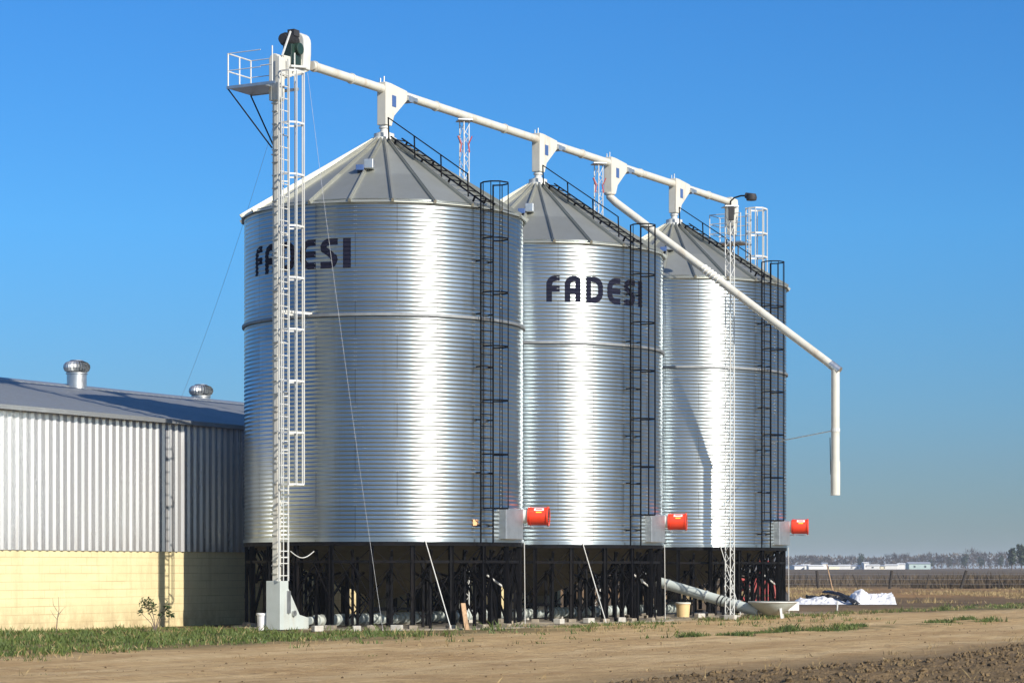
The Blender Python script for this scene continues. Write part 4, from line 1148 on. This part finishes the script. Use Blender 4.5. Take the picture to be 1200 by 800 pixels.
# fence in the field
fe = empty('field_fence', Vector((0, 176, 0)), 0, 'weathered post and wire fence across the far field', 'fence')
xs = [-25.6+2.25*k for k in range(42)]
for i, x in enumerate(xs):
    big = i % 2 == 0
    m = MB(); m.tube((x*1.17+rnd(-.2, .2), 0, 0), (x*1.17+rnd(-.25, .25), 0, 1.35 if big else 1.05), 0.11 if big else 0.04, 7); m.build('post', M['post'], fe)
m = MB()
for z in (0.35, 0.7, 1.05): m.tube((xs[0]*1.17, 0, z), (xs[-1]*1.17, 0, z), 0.012, 4)
m.build('wire_strand', M['wire'], fe)
lp = MB(); lp.tube((0, 0, 0), (-0.38, 0.1, 1.75), 0.045, 7, 0.03); o = lp.build('leaning_pole', M['wood'], None); o.location = Vector((19.1, 142, 0)); tag(o, 'thin wooden pole leaning to the left in the dry field', 'pole')

# ------------------------------------------------------------------ far houses
def house(px, w, h, d, mat, roofmat, label, rh=0.9, dep=6, group='white buildings on the horizon'):
    o = empty('farm_building', Vector(((px-600)/2800*d, d, 0.93)), rnd(-0.25, 0.25), label, 'building', group)
    m = MB(); m.box((0, 0, h/2), (w, dep, h)); wl = m.build('wall', mat, o)
    m = MB(); m.prism([(-dep/2-0.3, h+0.01), (dep/2+0.3, h+0.01), (0, h+rh)], (0, 0, 0), (0, 1, 0), (0, 0, 1), w+0.5); m.build('roof', roofmat, o)
    k = random.choice((0, 0, 1, 2)) if w < 8 else 2
    for i in range(k):
        m = MB(); m.box((-w/2+(i+0.5)*w/k, -dep/2-0.02, h*0.5), (0.8, 0.08, h*0.35)); m.build('window', M['glassdark'], wl)
HS = [(934, 5, 1.9), (944, 4, 2.3), (955, 7, 1.9), (966, 2.5, 3.2), (977, 6, 1.8), (990, 5, 2.1), (1001, 6, 1.9), (1014, 2.5, 3.6), (1023, 6, 2.2), (1034, 5, 1.9), (1045, 6, 2.3), (1056, 3.5, 2.9)]
HL = ['low white farm building, leftmost on the horizon', 'second low white farm building from the left on the horizon', 'wide low white farm building left of the first narrow tall one', 'first narrow tall white farm building from the left on the horizon',
      'low cream farm building just right of the first narrow tall one', 'white farm building halfway between the two narrow tall ones', 'low white farm building just left of the second narrow tall one', 'second narrow tall white farm building, highest of the horizon row', 'white farm building just right of the highest narrow one',
      'low cream farm building third from the grey shed', 'white farm building second from the grey shed', 'white farm building just left of the grey shed']
for i, ((px, w, h), lb_) in enumerate(zip(HS, HL)):
    house(px, w*0.85, h*0.72, 1000+rnd(-30, 30), M['housecream'] if i in (4, 9) else M['housewhite'], M['housewhite'] if i % 3 else M['tinroof'], lb_, 0.5)
house(1076, 9.0, 2.3, 1000, M['shedgrey'], M['tinroof'], 'grey green tin shed at the right end of the horizon buildings', 0.8, 7, 'white buildings on the horizon')

# ------------------------------------------------------------------ far trees
def tree_mesh(kind, h):
    tr = MB(); cr = MB()
    tr.path([(0, 0, 0), (rnd(-.2, .2), rnd(-.2, .2), h*0.3), (rnd(-.3, .3), rnd(-.3, .3), h*0.62)], 0.2, 6, [h*0.03, h*0.022, h*0.008])
    lobes = []
    for _ in range(9 if kind == 'bare' else 7):
        a = rnd(0, 2*PI); q = rnd(0.05, 0.42)*h; z = rnd(0.38, 0.86)*h
        if kind == 'ever': q *= 0.55*(1.25-z/h); z = rnd(0.2, 0.9)*h
        p = Vector((q*math.cos(a), q*math.sin(a), z)); lobes.append((p, rnd(0.13, 0.24)*h))
        tr.path([(0, 0, h*0.25), p*0.55+Vector((0, 0, h*0.1)), p], 0.1, 4, [h*0.014, h*0.009, h*0.004])
    if kind == 'bare':
        for p, r in lobes:
            for _ in range(75):
                d = Vector((random.gauss(0, 1), random.gauss(0, 1), random.gauss(0, 0.8))).normalized()*r*rnd(0.2, 1.15)
                e_ = d.normalized()*rnd(0.4, 1.2)+Vector((rnd(-.4, .4), rnd(-.4, .4), rnd(0.1, .7)))
                w = Vector((-e_.y, e_.x, 0.1)).normalized()*rnd(0.05, 0.16)
                a_ = p+d; cr.add([a_-w, a_+w, a_+e_], [(0, 1, 2)])
    else:
        for p, r in lobes:
            for _ in range(90):
                d = Vector((random.gauss(0, 1), random.gauss(0, 1), random.gauss(0, 1))).normalized()*r*rnd(0.3, 1.1)
                a_ = Vector((random.gauss(0, 1), random.gauss(0, 1), random.gauss(0, 1))).normalized()*rnd(0.25, 0.5); b_ = a_.cross(Vector((rnd(-1, 1), rnd(-1, 1), rnd(-1, 1)))).normalized()*rnd(0.2, 0.4)
                q = p+d; cr.add([q-a_, q+b_, q+a_, q-b_], [(0, 1, 2, 3)])
    return tr, cr
def proto_tree(kind, h):
    o = empty('bare_tree' if kind == 'bare' else 'evergreen_tree', (0, 0, 0)); t, c = tree_mesh(kind, h)
    t.build('trunk', M['bark'], o); c.build('crown', M['twigs'] if kind == 'bare' else M['evergreen'], o); return o
TP = [proto_tree('bare', 8.0), proto_tree('bare', 6.6), proto_tree('bare', 9.2), proto_tree('bare', 7.2)]
TE = [proto_tree('ever', 8.5), proto_tree('ever', 7.0)]
used = set()
def put(pr, px, d, sc_, label, group):
    o = pr if pr.name not in used else copy_tree(pr); used.add(pr.name)
    o.location = Vector(((px-600)/2800*d, d, 0.9)); o.scale = (sc_, sc_, sc_*rnd(0.9, 1.1)); o.rotation_euler = (0, 0, rnd(0, 6)); tag(o, label, 'tree', group)
GB, GE = 'bare winter trees on the horizon', 'dark evergreens on the horizon'
px = 880
while px < 1330:
    near = rnd(1060, 1150)
    sc_ = rnd(0.5, 0.82)+(0.12 if px > 1060 else 0)
    put(random.choice(TP), px, near, sc_, 'bare brown winter tree in the tree line along the horizon', GB); px += rnd(4.5, 8)
for px, d, sc_ in ((1008, 700, 0.95), (1130, 720, 0.98), (1150, 730, 0.85), (1112, 740, 0.8), (1172, 700, 0.85), (1090, 760, 0.75)):
    put(random.choice(TE), px, d+340, sc_*0.92, 'dark evergreen rising above the bare trees on the horizon', GE)
for px, d, sc_, lb_ in ((1197, 640, 0.86, 'dark evergreen at the right edge of the photo, taller than the tree line'), (1186, 660, 0.72, 'dark evergreen just left of the one at the right edge')):
    put(TE[0], px, d, sc_, lb_, GE)
# distant wood behind the individual trees
m = MB()
for _ in range(19000):
    x = rnd(-420, 540); y = rnd(1120, 1240); hh = 6.0+1.5*fbm(x, 0, 0.03, 2, 3)+max(0, min(1.6, (x-170)/60))
    z = hh*random.random()**0.7
    e_ = Vector((rnd(-.8, .8), rnd(-.5, .5), rnd(0.2, 1.6))); w = Vector((rnd(0.2, 0.6), rnd(-.3, .3), 0))
    p = Vector((x, y, z+0.9)); m.add([p-w, p+w, p+e_], [(0, 1, 2)])
tag(m.build('far_wood', M['twigs'], None), kind='stuff')

# ------------------------------------------------------------------ light, sky, air, camera
SUN_AZ, SUN_EL = 42.0, 27.5        # degrees right of straight behind the camera
a = math.radians(SUN_AZ); el = math.radians(SUN_EL)
sdir = Vector((math.sin(a)*math.cos(el), -math.cos(a)*math.cos(el), math.sin(el)))
sun = bpy.data.lights.new('sun', 'SUN'); sun.energy = 5.0; sun.angle = math.radians(0.53); sun.color = (1.0, 0.93, 0.82)
so = bpy.data.objects.new('sun', sun); C.objects.link(so); so.rotation_euler = sdir.to_track_quat('Z', 'Y').to_euler(); so.location = (30, -30, 40)
w = bpy.data.worlds.new('World'); SC.world = w; w.use_nodes = True; nt = w.node_tree
bg = nt.nodes['Background']; sky = nt.nodes.new('ShaderNodeTexSky'); sky.sky_type = 'NISHITA'; sky.sun_disc = False
sky.sun_elevation = el; sky.sun_rotation = math.atan2(sdir.x, sdir.y)
sky.altitude = 100; sky.air_density = 1.0; sky.dust_density = 0.3; sky.ozone_density = 3.0
hs = nt.nodes.new('ShaderNodeHueSaturation'); hs.inputs['Saturation'].default_value = 1.12
nt.links.new(sky.outputs[0], hs.inputs['Color']); tcw = nt.nodes.new('ShaderNodeTexCoord'); sx = nt.nodes.new('ShaderNodeSeparateXYZ'); nt.links.new(tcw.outputs['Generated'], sx.inputs[0])
tint = nramp(nt, nrange(nt, sx.outputs[2], -0.02, 0.30), [(0.0, (0.22, 0.265, 0.38)), (0.2, (0.235, 0.345, 0.51)), (0.5, (0.24, 0.53, 0.78)), (1.0, (0.22, 0.55, 0.86))])
mx = nt.nodes.new('ShaderNodeMix'); mx.data_type = 'RGBA'; mx.blend_type = 'MULTIPLY'
vd = nt.nodes.new('ShaderNodeVectorMath'); vd.operation = 'DOT_PRODUCT'; nt.links.new(tcw.outputs['Generated'], vd.inputs[0]); vd.inputs[1].default_value = (-math.sin(a), math.cos(a), 0)
nt.links.new(nrange(nt, vd.outputs['Value'], -0.75, 0.25, 0.25, 1.0), mx.inputs[0])
nt.links.new(hs.outputs[0], mx.inputs[6]); nt.links.new(tint, mx.inputs[7]); nt.links.new(mx.outputs[2], bg.inputs[0]); bg.inputs[1].default_value = 0.12
HAZE = True
if HAZE:
    m = bpy.data.materials.new('haze_air'); m.use_nodes = True; n_ = m.node_tree; n_.nodes.clear()
    out = n_.nodes.new('ShaderNodeOutputMaterial'); v = n_.nodes.new('ShaderNodeVolumePrincipled')
    v.inputs['Color'].default_value = (0.80, 0.88, 1.0, 1); v.inputs['Density'].default_value = 0.00020
    n_.links.new(v.outputs[0], out.inputs['Volume'])
    hb = MB(); hb.box((0, 0, 0), (9000, 9400, 19.0)); ho = hb.build('haze', m, None); ho.location = (0, 0, 9.5-1.0); tag(ho, kind='stuff')

cam = bpy.data.cameras.new('camera'); co_ = bpy.data.objects.new('camera', cam); C.objects.link(co_)
cam.sensor_fit = 'HORIZONTAL'; cam.sensor_width = 36; cam.lens = 2800/1200*36
cam.shift_y = (665-400)/1200; cam.clip_start = 0.5; cam.clip_end = 12000
co_.location = (0, 0, CAM_H); co_.rotation_euler = (PI/2, 0, 0); SC.camera = co_
SC.view_settings.view_transform = 'Standard'; SC.view_settings.look = 'None'; SC.view_settings.exposure = 0.45; SC.view_settings.gamma = 1
SC.cycles.max_bounces = 6; SC.cycles.glossy_bounces = 4; SC.cycles.volume_bounces = 0
SC.cycles.use_denoising = True
